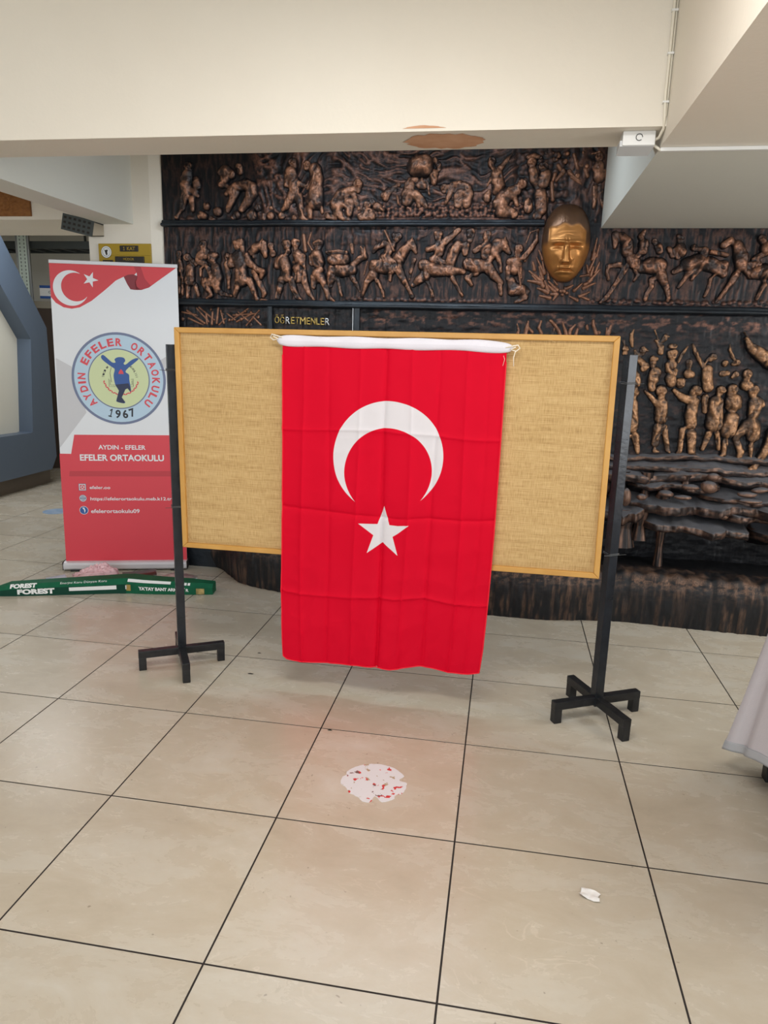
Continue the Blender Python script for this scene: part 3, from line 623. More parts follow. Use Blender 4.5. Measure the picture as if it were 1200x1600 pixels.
ledge(.7, 1.36, .80, sc_(.16), .10, 14)
ledge(1.86, 2.9, .755, sc_(.20), .03, 6)
ledge(1.42, 2.9, .69, sc_(.25), .055, 7)
ledge(1.95, 2.9, .655, sc_(.27), .045, 8)
ledge(1.36, 1.56, .64, sc_(.24), .06, 9)
ledge(1.50, 2.16, .575, sc_(.30), .045, 10)
ledge(.5, 1.42, .625, sc_(.27), .06, 12)
ledge(2.2, 2.9, .52, sc_(.22), .05, 13)
# hanging cliff faces and the stump post under the ledges (vertical, streaked)
def column(x, y, z0, z1, w, d, seed, name='rock_column'):
    nz = 40; na = 28; zs = np.linspace(z0, z1, nz)[:, None]; th = np.linspace(0, 2*PI, na)[None, :]
    cl = np.cos(th+0*zs); sl = np.sin(th+0*zs)
    q = 1+.35*(fbm(cl*4+5, sl*4+zs*3, seed)-.5)*2*.6 ; tap = .75+.45*np.abs(2*(zs-z0)/(z1-z0)-1)
    P = np.stack([x+w*cl*q*tap, y+d*sl*q*tap, zs+0*th], -1)
    rub_shade = ss(.45, .6, fbm(cl*14+3, sl*14+zs*2.5, seed+4))*.8+.05
    mur(name, P, M_rock, rub_shade=rub_shade)
column(1.66, 3.03, .27, .56, .028, .03, 2, 'stump_post')
column(1.44, 3.02, .40, .64, .055, .04, 3)
column(1.53, 3.03, .45, .63, .04, .04, 5)
column(1.56, 3.12, .62, .86, .035, .05, 7)
column(1.40, 3.12, .70, .86, .05, .06, 9)
column(1.78, 3.08, .78, .86, .03, .04, 11)
column(1.66, 3.10, .70, .78, .04, .05, 13)
column(1.2, 3.03, .28, .60, .05, .04, 15)
def stone(x, y, z, rx, ry, rz, seed, r2=0):
    na, nb = 24, 14; th = np.linspace(0, 2*PI, na)[None, :]; ph = np.linspace(-PI/2, PI/2, nb)[:, None]
    c = np.cos(ph)*np.cos(th); s = np.cos(ph)*np.sin(th); u = np.sin(ph)+0*th
    q = 1+.3*(fbm(c*2+seed, s*2+u*2, seed)-.5)
    P = np.stack([x+(rx*c*math.cos(r2)-rz*u*math.sin(r2))*q, y+ry*s*q, z+(rz*u+rx*c*math.sin(r2)*.5)*q], -1)
    mur('loose_stone', P[:, ::-1], M_rock, rub_shade=.75+0*th*ph)
stone(2.10, 2.97, .775, .055, .04, .017, 1); stone(2.11, 2.93, .745, .065, .04, .013, 2); stone(1.98, 2.95, .645, .03, .035, .022, 4, .3)
stone(1.43, 3.0, .715, .03, .03, .055, 6); stone(1.66, 3.02, .745, .045, .05, .02, 7); stone(1.92, 3.03, .86, .035, .03, .022, 8)
stone(1.52, 3.0, .72, .03, .03, .02, 9); stone(1.75, 2.98, .735, .05, .03, .015, 10); stone(1.90, 3.02, .80, .05, .05, .035, 11, .5)
stone(2.18, 3.0, .80, .05, .04, .016, 12, .3); stone(1.80, 3.03, .79, .05, .04, .02, 13)

# ------------------------------------------------------------------ bronze face
def face():
    nr, na = 130, 220
    rho = np.linspace(0, 1, nr)[:, None]; th = np.linspace(0, 2*PI, na+1)[None, :]
    s = np.sin(th); c = np.cos(th)
    # egg outline: wide skull, narrow jaw
    wdt = np.where(s > 0, 1.0, 1-.23*np.abs(s)**1.5)
    cc = np.sign(c)*np.abs(c)**.80; ssn = np.sign(s)*np.abs(s)**.92
    u = rho*cc*wdt; v = rho*ssn
    half_w, half_h, depth = .140, .220, .150
    H = (1-rho**2.6).clip(0)**.55 + 0*th
    g = lambda a, b, sa, sb: np.exp(-((u-a)/sa)**2-((v-b)/sb)**2)
    f = 0
    f = f + .15*np.exp(-((v+.02)/.055)**2)*np.exp(-(u/.66)**4)              # brow ridge
    f = f - .20*g(-.36, -.13, .24, .065) - .20*g(.36, -.13, .24, .065)      # sockets
    f = f + .085*g(-.37, -.185, .15, .045) + .085*g(.37, -.185, .15, .045)  # lids
    f = f - .03*np.exp(-((v+.17)/.010)**2)*(g(-.36, -.17, .15, .1)+g(.36, -.17, .15, .1))
    f = f - .05*g(-.07, .02, .022, .06) - .05*g(.07, .02, .022, .06)          # frown
    f = f + .03*g(0, .08, .35, .05) - .012*np.exp(-((v-.15-.02*np.cos(u*9))/.013)**2)*np.exp(-(u/.4)**4) - .016*np.exp(-((v-.23)/.013)**2)*np.exp(-(u/.35)**4)
    nt = np.clip((-.02-v)/.5, 0, 1)
    f = f + np.where((v < 0) & (v > -.56), 1, 0)*0
    f = f + (.10+.20*nt)*np.exp(-(u/(.085+.07*nt))**4)*ss(.03, -.06, v)*ss(-.60, -.52, v)   # nose
    f = f + .12*g(-.17, -.50, .06, .05) + .12*g(.17, -.50, .06, .05)        # nostril wings
    f = f + .06*g(-.52, -.33, .18, .12) + .06*g(.52, -.33, .18, .12)        # cheekbones
    f = f - .05*g(-.46, -.58, .12, .16) - .05*g(.46, -.58, .12, .16)
    f = f - .035*np.exp(-((u+.27+.25*(v+.6))/.035)**2)*ss(-.78, -.7, v)*ss(-.42, -.5, v) - .035*np.exp(-((u-.27-.25*(v+.6))/.035)**2)*ss(-.78, -.7, v)*ss(-.42, -.5, v)
    ml = -.70-.25*u*u*1.6
    f = f + .09*g(0, -.655, .28, .035) + .10*g(0, -.77, .26, .04)
    f = f - .11*np.exp(-((v-ml)/.016)**2)*np.exp(-(u/.40)**6)             # mouth line
    f = f - .035*g(0, -.83, .2, .025) + .08*g(0, -.92, .24, .07)
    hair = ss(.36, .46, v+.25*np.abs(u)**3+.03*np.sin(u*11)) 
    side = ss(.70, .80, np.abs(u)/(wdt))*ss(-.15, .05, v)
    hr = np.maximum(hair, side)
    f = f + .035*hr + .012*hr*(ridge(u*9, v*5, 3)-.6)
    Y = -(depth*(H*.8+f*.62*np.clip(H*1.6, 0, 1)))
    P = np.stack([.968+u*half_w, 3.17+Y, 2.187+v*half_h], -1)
    rub_shade = (1-hr)*.95*ss(.0, .45, H)+.12*ridge(u*4, v*4, 5)
    return P, rub_shade.clip(0, 1)
P, rb = face()
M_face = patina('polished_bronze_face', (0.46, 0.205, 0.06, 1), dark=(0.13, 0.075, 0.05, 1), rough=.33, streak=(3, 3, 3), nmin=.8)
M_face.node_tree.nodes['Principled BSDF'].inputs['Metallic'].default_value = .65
fo = mur('bronze_face', P, M_face, rub_shade=rb); fo['label'] = 'polished golden bronze face of a frowning man'

# ------------------------------------------------------------------ burlap board
ang = -0.04669
board = empty('notice_board', (-.824, 1.608, 0), ang, 'wide burlap notice board in a pine frame held between two black posts', 'notice board')
def burlap():
    m = bpy.data.materials.new('burlap'); m.use_nodes = True; N = m.node_tree.nodes; L = m.node_tree.links
    b = N['Principled BSDF']; b.inputs['Roughness'].default_value = .95; b.inputs['Specular IOR Level'].default_value = .1
    tc = N.new('ShaderNodeTexCoord')
    def stretch(sx, sz, det=3):
        mp = N.new('ShaderNodeMapping'); mp.inputs['Scale'].default_value = (sx, 1, sz); L.new(tc.outputs['Object'], mp.inputs[0])
        n = N.new('ShaderNodeTexNoise'); n.inputs['Scale'].default_value = 1; n.inputs['Detail'].default_value = det; L.new(mp.outputs[0], n.inputs['Vector']); return n
    a = stretch(11, 330); c = stretch(300, 26); d = stretch(2.2, 34, 5)
    ad = N.new('ShaderNodeMath'); ad.operation = 'ADD'; L.new(a.outputs['Fac'], ad.inputs[0]); L.new(c.outputs['Fac'], ad.inputs[1])
    ad2 = N.new('ShaderNodeMath'); ad2.operation = 'MULTIPLY_ADD'; L.new(d.outputs['Fac'], ad2.inputs[0]); ad2.inputs[1].default_value = .55; L.new(ad.outputs[0], ad2.inputs[2])
    r = N.new('ShaderNodeValToRGB'); r.color_ramp.elements[0].position = .0; r.color_ramp.elements[1].position = 1.0
    mr = N.new('ShaderNodeMapRange'); mr.inputs['From Min'].default_value = .85; mr.inputs['From Max'].default_value = 1.7; L.new(ad2.outputs[0], mr.inputs[0])
    r.color_ramp.elements[0].color = srgb(156, 124, 80); r.color_ramp.elements[1].color = srgb(214, 184, 136); k_ = r.color_ramp.elements.new(.45); k_.color = srgb(193, 161, 111)
    L.new(mr.outputs[0], r.inputs[0]); L.new(r.outputs[0], b.inputs['Base Color'])
    bp = N.new('ShaderNodeBump'); bp.inputs['Strength'].default_value = .6; bp.inputs['Distance'].default_value = .003; L.new(ad2.outputs[0], bp.inputs['Height']); L.new(bp.outputs[0], b.inputs['Normal'])
    return m
M_burlap = burlap()
# corners (local x, z): slightly skewed as hung
TL, TR, BRc, BLc = (.0468, 1.619), (1.9216, 1.6217), (1.9282, .6426), (.0505, .6206)
def rail(name, a, b, c, d, y0, y1):
    bm = bmesh.new(); A = [bm.verts.new((p[0], y0, p[1])) for p in (a, b, c, d)]; B = [bm.verts.new((p[0], y1, p[1])) for p in (a, b, c, d)]
    bm.faces.new(A); bm.faces.new(B[::-1])
    for k in range(4): bm.faces.new((A[k], B[k], B[(k+1)%4], A[(k+1)%4]))
    bmesh.ops.bevel(bm, geom=bm.edges[:], offset=.0025, segments=1, affect='EDGES')
    return build(name, bm, M_wood, board)
fw_ = .023
def inn(p, sx, sz): return (p[0]+sx*fw_, p[1]+sz*fw_)
iTL, iTR, iBR, iBL = inn(TL, 1, -1), inn(TR, -1, -1), inn(BRc, -1, 1), inn(BLc, 1, 1)
rail('frame_rail', TL, TR, iTR, iTL, -.012, .018); rail('frame_rail', BLc, BRc, iBR, iBL, -.012, .018)
rail('frame_stile', TL, iTL, iBL, BLc, -.0125, .018); rail('frame_stile', TR, iTR, iBR, BRc, -.0125, .018)
nx, nz = 300, 160
U, V = np.meshgrid(np.linspace(0, 1, nx), np.linspace(0, 1, nz))
def bil(U, V, a, b, c, d):  # a=BL b=BR c=TR d=TL
    return [(1-U)*(1-V)*a[k]+U*(1-V)*b[k]+U*V*c[k]+(1-U)*V*d[k] for k in (0, 1)]
Xb, Zb = bil(U, V, (iBL[0]-.004, iBL[1]-.004), (iBR[0]+.004, iBR[1]-.004), (iTR[0]+.004, iTR[1]+.004), (iTL[0]-.004, iTL[1]+.004))
edge = np.minimum(np.minimum(U, 1-U)*1.98, np.minimum(V, 1-V)*1.0)
Yb = .004-.006*ss(.0, .03, edge)-.0025*(fbm(Xb*6, Zb*9, 3)-.5)-.002*np.exp(-(edge/.012)**2)*vnoise(Xb*90, Zb*90, 4)
o = grid_mesh('burlap_panel', np.stack([Xb, Yb, Zb], -1), M_burlap, board)
boxobj('backing_sheet', (.065, .009, .65), (1.905, .016, 1.60), mat('hardboard', srgb(120, 88, 58), .8), board)
bm = bmesh.new(); rnd = random.Random(5)
for k in range(60):   # loose jute threads along the inner edge
    s_ = rnd.choice('tbrl'); t = rnd.random()
    if s_ == 't': p = Vector((iTL[0]+t*1.80, -.004, iTL[1]-.003))
    elif s_ == 'b': p = Vector((iBL[0]+t*1.80, -.004, iBL[1]+.004+t*.02))
    elif s_ == 'r': p = Vector((iTR[0]-.004, -.004, iBR[1]+t*.92))
    else: p = Vector((iTL[0]+.004+.0*t, -.004, iBL[1]+t*.92))
    q = p+Vector((rnd.uniform(-.03, .03), -rnd.uniform(.002, .008), rnd.uniform(-.015, .03)))
    p.x = min(max(p.x, .076), 1.893); q.x = min(max(q.x, .074), 1.897)
    tube(bm, [p, (p+q)/2+Vector((0, -.004, .004)), q], .0007, 4)
o = build('loose_threads', bm, mat('jute_thread', srgb(205, 172, 118), .9), board); o['kind'] = 'stuff'

# ------------------------------------------------------------------ posts
M_blk2 = mat('bluish_black_steel', srgb(34, 37, 42), .24, .3, bump=(60, .1), noise=(12, srgb(44, 49, 56)))
M_wire = mat('binding_wire', srgb(96, 98, 100), .4, .8)
def post(x, y, top, rz, label, s, leglen, fl_rot):
    p = empty('board_stand', (x, y, 0), rz, label, 'stand', None)
    boxobj('pole', (-.02, -.02, .055), (.02, .02, top), M_blk2, p, bev=.002)
    for k in range(4):
        a = fl_rot+k*PI/2; L_ = leglen[k]
        mtx = Matrix.Rotation(a, 4, 'Z')
        bm = bmesh.new(); box(bm, .0, -.018, .062, L_, .018, .098, bev=.003, mtx=mtx); box(bm, L_-.036, -.0175, 0.0, L_-.0005, .0175, .064, bev=.003, mtx=mtx)
        build('base_leg', bm, M_black, p)
    return p
pl = post(-.822, 1.648, 1.545, math.radians(30), 'black steel post with cross foot at the left end of the notice board', -1, (.205, .20, .205, .215), 0)
pr = post(1.147, 1.556, 1.553, math.radians(27.5), 'black steel post with cross foot at the right end of the notice board', 1, (.215, .21, .215, .22), 0)
for zz, pole, xo, d in ((1.43, pl, -1, 1), (.80, pl, -1, 1), (1.44, pr, 1, 1), (.74, pr, 1, 1)):
    bm = bmesh.new(); e_ = .0225
    for k in range(2):
        z = zz+k*.005
        tube(bm, [(-e_, -e_, z), (e_, -e_, z+.001), (e_, e_, z), (-e_, e_, z+.002), (-e_, -e_, z)], .0014, 6)
    tube(bm, [(xo*e_, -e_, zz), (xo*(e_+.03), -e_-.008, zz+.003)], .0012, 6)
    tube(bm, [(-xo*e_*.5, -e_-.002, zz), (-xo*(e_+.028 if xo > 0 else e_), -e_-.0025, zz+.002)], .0012, 6)
    build('wire_tie', bm, M_wire, pole)

# ------------------------------------------------------------------ flag
flag = empty('flag', (-.824, 1.608, 0), ang, 'red flag with white crescent and star hanging over the middle of the board', 'flag')
def flag_mat():
    m = bpy.data.materials.new('red_flag_cloth'); m.use_nodes = True; N = m.node_tree.nodes; L = m.node_tree.links
    b = N['Principled BSDF']; b.inputs['Roughness'].default_value = .7; b.inputs['Specular IOR Level'].default_value = .15
    uv = N.new('ShaderNodeUVMap'); sp = N.new('ShaderNodeSeparateXYZ'); L.new(uv.outputs[0], sp.inputs[0])
    def math_(op, a, b_=None, c_=None):
        n = N.new('ShaderNodeMath'); n.operation = op
        for i, v in enumerate((a, b_, c_)):
            if v is None: continue
            if isinstance(v, (int, float)): n.inputs[i].default_value = v
            else: L.new(v, n.inputs[i])
        return n.outputs[0]
    x, y = sp.outputs[0], sp.outputs[1]      # metres on the cloth, origin top left, y down
    def dist(cx, cy): return math_('SQRT', math_('ADD', math_('POWER', math_('SUBTRACT', x, cx), 2), math_('POWER', math_('SUBTRACT', y, cy), 2)))
    def step(d, r): return math_('MULTIPLY_ADD', math_('SUBTRACT', r, d), 900, .5)
    def clamp(a): n = N.new('ShaderNodeClamp'); L.new(a, n.inputs[0]); return n.outputs[0]
    cr = math_('MULTIPLY', clamp(step(dist(CX, CY), CR)), math_('SUBTRACT', 1, clamp(step(dist(IX, IY), IR))))
    tot = None; ri = SR*math.cos(2*PI/5)
    for k in range(5):
        a = 2*PI*k/5; nx_, ny_ = math.sin(a), math.cos(a)
        d = math_('ADD', math_('MULTIPLY', math_('SUBTRACT', x, SX), nx_), math_('MULTIPLY', math_('SUBTRACT', y, SY), -ny_))
        s_ = clamp(step(d, ri)); tot = s_ if tot is None else math_('ADD', tot, s_)
    st_ = clamp(math_('SUBTRACT', tot, 3))
    w_ = clamp(math_('ADD', cr, st_))
    mx = N.new('ShaderNodeMix'); mx.data_type = 'RGBA'; L.new(w_, mx.inputs[0]); mx.inputs[6].default_value = (0.76, 0.0, 0.024, 1); mx.inputs[7].default_value = srgb(236, 234, 240)
    L.new(mx.outputs[2], b.inputs['Base Color'])
    tr = N.new('ShaderNodeBsdfTranslucent'); L.new(mx.outputs[2], tr.inputs[0])
    ms = N.new('ShaderNodeMixShader'); ms.inputs[0].default_value = .22; L.new(b.outputs[0], ms.inputs[1]); L.new(tr.outputs[0], ms.inputs[2])
    L.new(ms.outputs[0], N['Material Output'].inputs[0])
    n = N.new('ShaderNodeTexNoise'); n.inputs['Scale'].default_value = 500; L.new(uv.outputs[0], n.inputs['Vector'])
    bp = N.new('ShaderNodeBump'); bp.inputs['Strength'].default_value = .08; bp.inputs['Distance'].default_value = .001; L.new(n.outputs['Fac'], bp.inputs['Height']); L.new(bp.outputs[0], b.inputs['Normal'])
    return m
CX, CY, CR, IX, IY, IR, SX, SY, SR = .499, .486, .254, .502, .555, .203, .492, .838, .126

nx, nz = 260, 380
U, V = np.meshgrid(np.linspace(0, 1, nx), np.linspace(0, 1, nz))     # V 0 top .. 1 bottom
left = interp(V, [(0, .556), (.3, .555), (.6, .550), (.8, .549), (1, .560)]); right = interp(V, [(0, 1.494), (.25, 1.492), (.55, 1.488), (.78, 1.480), (.92, 1.472), (1, 1.462)])
ztop = 1.552+.006*U; zbot = .150+interp(U, [(0, .004), (.02, -.008), (.10, -.012), (.25, -.010), (.40, -.002), (.48, .004), (.56, .000), (.70, .028), (.82, .016), (.93, .018), (1, .034)])
Xf = left+(right-left)*U; Zf = ztop+(zbot-ztop)*V
def crease(t, c, w_, a): return a*np.exp(-np.abs(t-c)/w_)
Yf = np.zeros_like(U)
for c, a in ((.10, .0035), (.225, -.003), (.36, .003), (.485, -.008), (.60, .003), (.715, -.004), (.845, .004), (.93, -.002)):
    cc = c+.006*np.sin(V*5+c*20); Yf -= crease(U, cc, .010, a*2.0)*(.5+.9*V)
for c, a in ((.245, .004), (.50, -.0045), (.765, .005)): Yf -= crease(V, c+.006*np.sin(U*6+c*9)+.012*U, .0055, a*1.7)
Yf -= .004*np.sin(U*9+1+V*2)*V*V + .010*np.sin(U*14+.5)*ss(.75, 1, V) + .006*(fbm(U*7, V*9, 5)-.5)+ .009*(ridge(U*5+V*3, V*6, 8)-.6)*(.5+V)
Yf -= .030+.020*ss(.55, 1., V)
of = grid_mesh('flag_cloth', np.stack([Xf, Yf, Zf], -1)[::-1], None, flag)
CLW, CLH = 1.0, 1.50   # cloth units
me = of.data; uvl = me.uv_layers.new(name='UVMap'); co = np.zeros(len(me.vertices)*3); me.vertices.foreach_get('co', co); 
uvv = np.stack([(U*CLW)[::-1].ravel(), (V*CLH)[::-1].ravel()], -1); li_ = np.zeros(len(me.loops), np.int32); me.loops.foreach_get('vertex_index', li_)
uvl.data.foreach_set('uv', uvv[li_].ravel().astype(np.float32)); me.materials.append(flag_mat())
# hem: folded edge running round three sides
bm = bmesh.new()
def fp(i, j): return Vector((Xf[j, i], Yf[j, i]-.0012, Zf[j, i]))
M_hem = mat('red_hem', (0.78, 0.0, 0.02, 1), .6)
pts = [fp(0, j) for j in range(10, nz, 6)]+[fp(i, nz-1) for i in range(0, nz and nx, 5)]+[fp(nx-1, j) for j in range(nz-1, 10, -6)]
tube(bm, pts, .0028, 6); build('hem', bm, M_hem, flag, True)
# white heading sleeve with cords
M_sleeve = mat('white_canvas', srgb(222, 220, 230), .7, bump=(200, .1))
ns = 90; t = np.linspace(0, 1, ns)[None, :]; ph = np.linspace(0, 2*PI, 15)[:, None]
xs_ = .530+.990*t+0*ph; end = np.sqrt(np.clip(1-np.abs(2*t-1)**22, .0, 1))
zc = 1.573-.008*ss(.80, 1, t)-.002*np.sin(t*PI)+.001*t
P = np.stack([xs_, -.030-.012*np.cos(ph)*end-.002*np.sin(t*40)+0*ph, zc+(.023+.002*np.sin(t*23))*np.sin(ph)*end], -1)
grid_mesh('heading_sleeve', P, M_sleeve, flag)
M_cord = mat('white_cord', srgb(232, 222, 205), .8)
for x, s_ in ((.530, -1), (1.518, 1)):
    zk = 1.586 if s_ < 0 else 1.566
    bm = bmesh.new(); tube(bm, [(x-s_*.03, -.04, zk), (x, -.043, zk+.008), (x+s_*.018, -.038, zk+.012), (x+s_*.026, -.034, zk), (x+s_*.012, -.036, zk-.012), (x-s_*.01, -.041, zk-.006), (x+s_*.01, -.046, zk+.004)], .0028, 6)
    if s_ > 0: tube(bm, [(x+.01, -.04, zk-.01), (x+.004, -.038, zk-.035), (x+.006, -.036, zk-.07)], .0018, 6); tube(bm, [(x-.035, -.045, zk-.03), (x-.03, -.046, zk-.045), (x-.036, -.046, zk-.07)], .0008, 5)
    build('cord', bm, M_cord, flag, True)

# ------------------------------------------------------------------ roll-up banner
BA = math.atan2(3.128-2.892, -1.468+2.266)
ban = empty('rollup_banner', (-2.266, 2.892, 0), BA, 'white and red roll-up school banner with a round emblem left of the board', 'banner')
M_bw = mat('banner_white', srgb(226, 230, 236), .45); M_br = mat('banner_red', srgb(214, 60, 74), .45); M_bg = mat('banner_grey', srgb(200, 201, 206), .45)
M_brf = mat('banner_flag_red', srgb(208, 52, 62), .45); M_bdk = mat('banner_dark_red', srgb(128, 30, 44), .5); M_bmid = mat('banner_mid_red', srgb(176, 42, 56), .5)
M_blue = mat('banner_pale_blue', srgb(182, 208, 228), .45); M_ring = mat('banner_slate_ring', srgb(106, 118, 150), .45); M_lime = mat('banner_pale_green', srgb(206, 218, 170), .45)
M_tred = mat('banner_letter_red', srgb(214, 62, 76), .45); M_navy = mat('banner_navy', srgb(20, 26, 40), .5); M_fb = mat('banner_figure_blue', srgb(44, 86, 156), .5); M_fd = mat('banner_figure_dark', srgb(24, 40, 76), .5)
M_band = mat('banner_crease_red', srgb(190, 54, 66), .5); M_alu = mat('brushed_aluminium', srgb(206, 207, 212), .45, .15)
bm = bmesh.new(); box(bm, .010, .002, .05, .826, .006, 2.03); 
for v in bm.verts:
    if v.co.z > 1 and v.co.x < .4: v.co.x = .040
    if v.co.z > 1 and v.co.x > .4: v.co.x = .829
build('banner_sheet', bm, M_bw, ban)
def layer(k): return .0015-.0006*k
poly_xz('printed_grey_facet', [(.0395, 1.438), (.135, 1.385), (.209, 1.087), (.04, .87), (.0235, .85)], layer(0), M_bg, ban)
poly_xz('printed_grey_facet', [(.70, 1.44), (.755, 1.475), (.827, 1.50), (.826, 1.33), (.75, 1.33)], layer(0), M_bg, ban)
poly_xz('printed_red_panel', [(.010, .05), (.826, .05), (.826, .943), (.121, .939), (.093, .81), (.0185, .811)], layer(0), M_br, ban)
poly_xz('printed_band', [(.076, .693), (.826, .697), (.826, .660), (.070, .657)], layer(1), M_band, ban)
# flag artwork at the top
poly_xz('printed_flag', [(.0398, 2.029), (.558, 2.029), (.576, 1.990), (.560, 1.974)]+[(.544, 1.976), (.493, 1.960), (.442, 1.934), (.373, 1.874), (.287, 1.805), (.21, 1.761), (.16, 1.751), (.111, 1.758), (.064, 1.785), (.037, 1.82)], layer(0), M_brf, ban)
poly_xz('printed_flag_fold', [(.493, 1.960), (.520, 1.973), (.550, 1.977), (.578, 1.968), (.577, 1.955), (.566, 1.93), (.572, 1.900), (.60, 1.882), (.556, 1.881), (.531, 1.884), (.512, 1.916)], layer(1), M_bdk, ban)
poly_xz('printed_flag', [(.557, 2.029), (.826, 2.029), (.777, 1.993), (.709, 1.944), (.648, 1.899), (.60, 1.882), (.572, 1.881), (.563, 1.895), (.560, 1.93), (.577, 1.96), (.575, 1.985)], layer(1), M_bmid, ban)
poly_xz('printed_flag', [(.60, 2.029), (.826, 2.029), (.777, 1.993), (.709, 1.944), (.66, 1.910), (.625, 1.95)], layer(2), M_brf, ban)
crescent_strip('printed_crescent', .163, 1.878, .109, .088, .030, math.radians(14), layer(2), M_bw, ban)
poly_xz('printed_star', star_pts(.286, 1.935, .050, math.radians(22)), layer(2), M_bw, ban)
# emblem
EX, EZ = .430, 1.312
disc_xz('emblem_rim', EX, EZ, 0, .300, layer(2), M_ring, ban, 72); disc_xz('emblem_ring', EX, EZ, 0, .284, layer(3), M_blue, ban, 72)
disc_xz('emblem_rim', EX, EZ, 0, .197, layer(4), M_ring, ban, 72); disc_xz('emblem_disc', EX, EZ, 0, .190, layer(5), M_lime, ban, 72)
txt = 'AYDIN EFELER ORTAOKULU'; adv = dict(I=.55); adv[' '] = .9
cum = [adv.get(c, 1.0) for c in txt]; tot = sum(cum); a0, a1 = math.radians(229), math.radians(-47); acc = 0
for ch, q in zip(txt, cum):
    mid_ = acc+q/2; acc += q
    if ch == ' ': continue
    a = a0+(a1-a0)*mid_/tot; me = text_mesh(ch, width=.040 if ch != 'I' else .014, height=.050, bold=.035)
    upright(me, EX+.237*math.cos(a), layer(4), EZ+.237*math.sin(a), a-PI/2); link('printed_letter', me, M_tred, ban)
for k, ch in enumerate('1967'):
    a = math.radians(254+k*11.5); me = text_mesh(ch, width=.034 if ch != '1' else .022, height=.056, bold=.03)
    upright(me, EX+.232*math.cos(a), layer(4), EZ+.232*math.sin(a), a+PI/2); link('printed_letter', me, M_navy, ban)
dn = [(0.324,1.453),(0.341,1.464),(0.389,1.421),(0.414,1.419),(0.409,1.439),(0.433,1.453),(0.467,1.450),(0.476,1.430),(0.465,1.414),(0.477,1.406),(0.517,1.437),(0.551,1.450),(0.560,1.442),(0.533,1.418),(0.486,1.378),(0.475,1.358),(0.495,1.341),(0.496,1.307),(0.503,1.246),(0.498,1.230),(0.482,1.252),(0.468,1.245),(0.442,1.192),(0.462,1.162),(0.451,1.153),(0.409,1.163),(0.408,1.178),(0.426,1.236),(0.406,1.270),(0.397,1.331),(0.406,1.374),(0.386,1.391),(0.336,1.430)]
poly_xz('printed_dancer', smooth_poly(dn, 4), layer(7), M_fb, ban)
poly_xz('printed_dancer', [(.404, 1.275), (.49, 1.285), (.503, 1.246), (.498, 1.230), (.482, 1.252), (.468, 1.245), (.442, 1.192), (.462, 1.162), (.451, 1.153), (.409, 1.163), (.408, 1.178), (.426, 1.236)], layer(8), M_fd, ban)
poly_xz('printed_flame', [(.428, 1.345), (.462, 1.345), (.458, 1.362), (.446, 1.377), (.434, 1.362)], layer(8), M_tred, ban)
for k in range(22):
    a = math.radians(195+k*7.1); x, z = EX+.012+.112*math.cos(a), EZ+.01+.112*math.sin(a); d_ = a+PI/2+.6*(1 if k % 2 else -1)
    poly_xz('printed_leaf', [(x-.011*math.cos(d_), z-.011*math.sin(d_)), (x+.005*math.sin(d_), z-.005*math.cos(d_)), (x+.011*math.cos(d_), z+.011*math.sin(d_)), (x-.005*math.sin(d_), z+.005*math.cos(d_))], layer(6), M_tred, ban)
for s_, tx in ((-1, 'T.C. M'), (1, 'AKANLIĞI')):
    for k, ch in enumerate(tx):
        if ch == ' ': continue
        a = math.radians(172-k*7) if s_ < 0 else math.radians(52-k*6.3)
        me = text_mesh(ch, height=.014, bold=.01); upright(me, EX+.008+.108*math.cos(a), layer(6), EZ+.108*math.sin(a), a-PI/2); link('printed_letter', me, M_navy, ban)
bk = bmesh.new()
for p in ([(.365, .0, 1.312), (.365, 0, 1.262), (.405, 0, 1.262)], [(.373, .0, 1.305), (.373, 0, 1.272), (.400, 0, 1.272)], [(.500, 0, 1.262), (.520, 0, 1.265), (.520, 0, 1.315), (.507, 0, 1.310)], [(.500, 0, 1.275), (.512, 0, 1.276), (.512, 0, 1.302)], [(.385, 0, 1.386), (.375, 0, 1.35), (.382, 0, 1.29)]):
    tube(bk, [(a, layer(6.5), c) for a, b, c in p], .0012, 4)
build('printed_book', bk, M_navy, ban)
# lettering on the red panel
def lab(s, x0, x1, z0, h, bold, m=M_bw, ly=1):
    me = text_mesh(s, width=x1-x0, height=h, bold=bold); upright(me, (x0+x1)/2, layer(ly), z0+h/2); return link('printed_text', me, m, ban)
lab('AYDIN - EFELER', .271, .579, .842, .030, .02); lab('EFELER ORTAOKULU', .148, .697, .764, .044, .03)
lab('efeler.oo', .198, .333, .570, .022, .015); lab('https://efelerortaokulu.meb.k12.tr/', .198, .748, .484, .030, .015); lab('efelerortaokulu09', .197, .519, .402, .028, .015)
def frame_sq(x, z, r, m, ly):
    bm = bmesh.new(); O = [bm.verts.new((x+a*r, layer(ly), z+b*r)) for a, b in ((-1, -1), (1, -1), (1, 1), (-1, 1))]; I = [bm.verts.new((x+a*r*.78, layer(ly), z+b*r*.78)) for a, b in ((-1, -1), (1, -1), (1, 1), (-1, 1))]
    for k in range(4): bm.faces.new((O[k], O[(k+1)%4], I[(k+1)%4], I[k]))
    build('printed_icon', bm, m, ban)
frame_sq(.151, .583, .024, M_ring, 1); frame_sq(.151, .583, .021, M_bw, 2); disc_xz('printed_icon', .151, .583, .007, .011, layer(2), M_bw, ban, 24)
disc_xz('printed_icon', .150, .506, 0, .024, layer(1), M_ring, ban, 32)
disc_xz('printed_icon', .150, .506, .019, .022, layer(2), M_bw, ban, 32)
for dx in (-.009, .009, 0): boxobj('printed_icon', (.150+dx-.001, layer(2)-.0002, .486), (.150+dx+.001, layer(2), .526), M_bw, ban)
for dz in (-.009, .009): boxobj('printed_icon', (.131, layer(2)-.0002, .506+dz-.001), (.169, layer(2), .506+dz+.001), M_bw, ban)
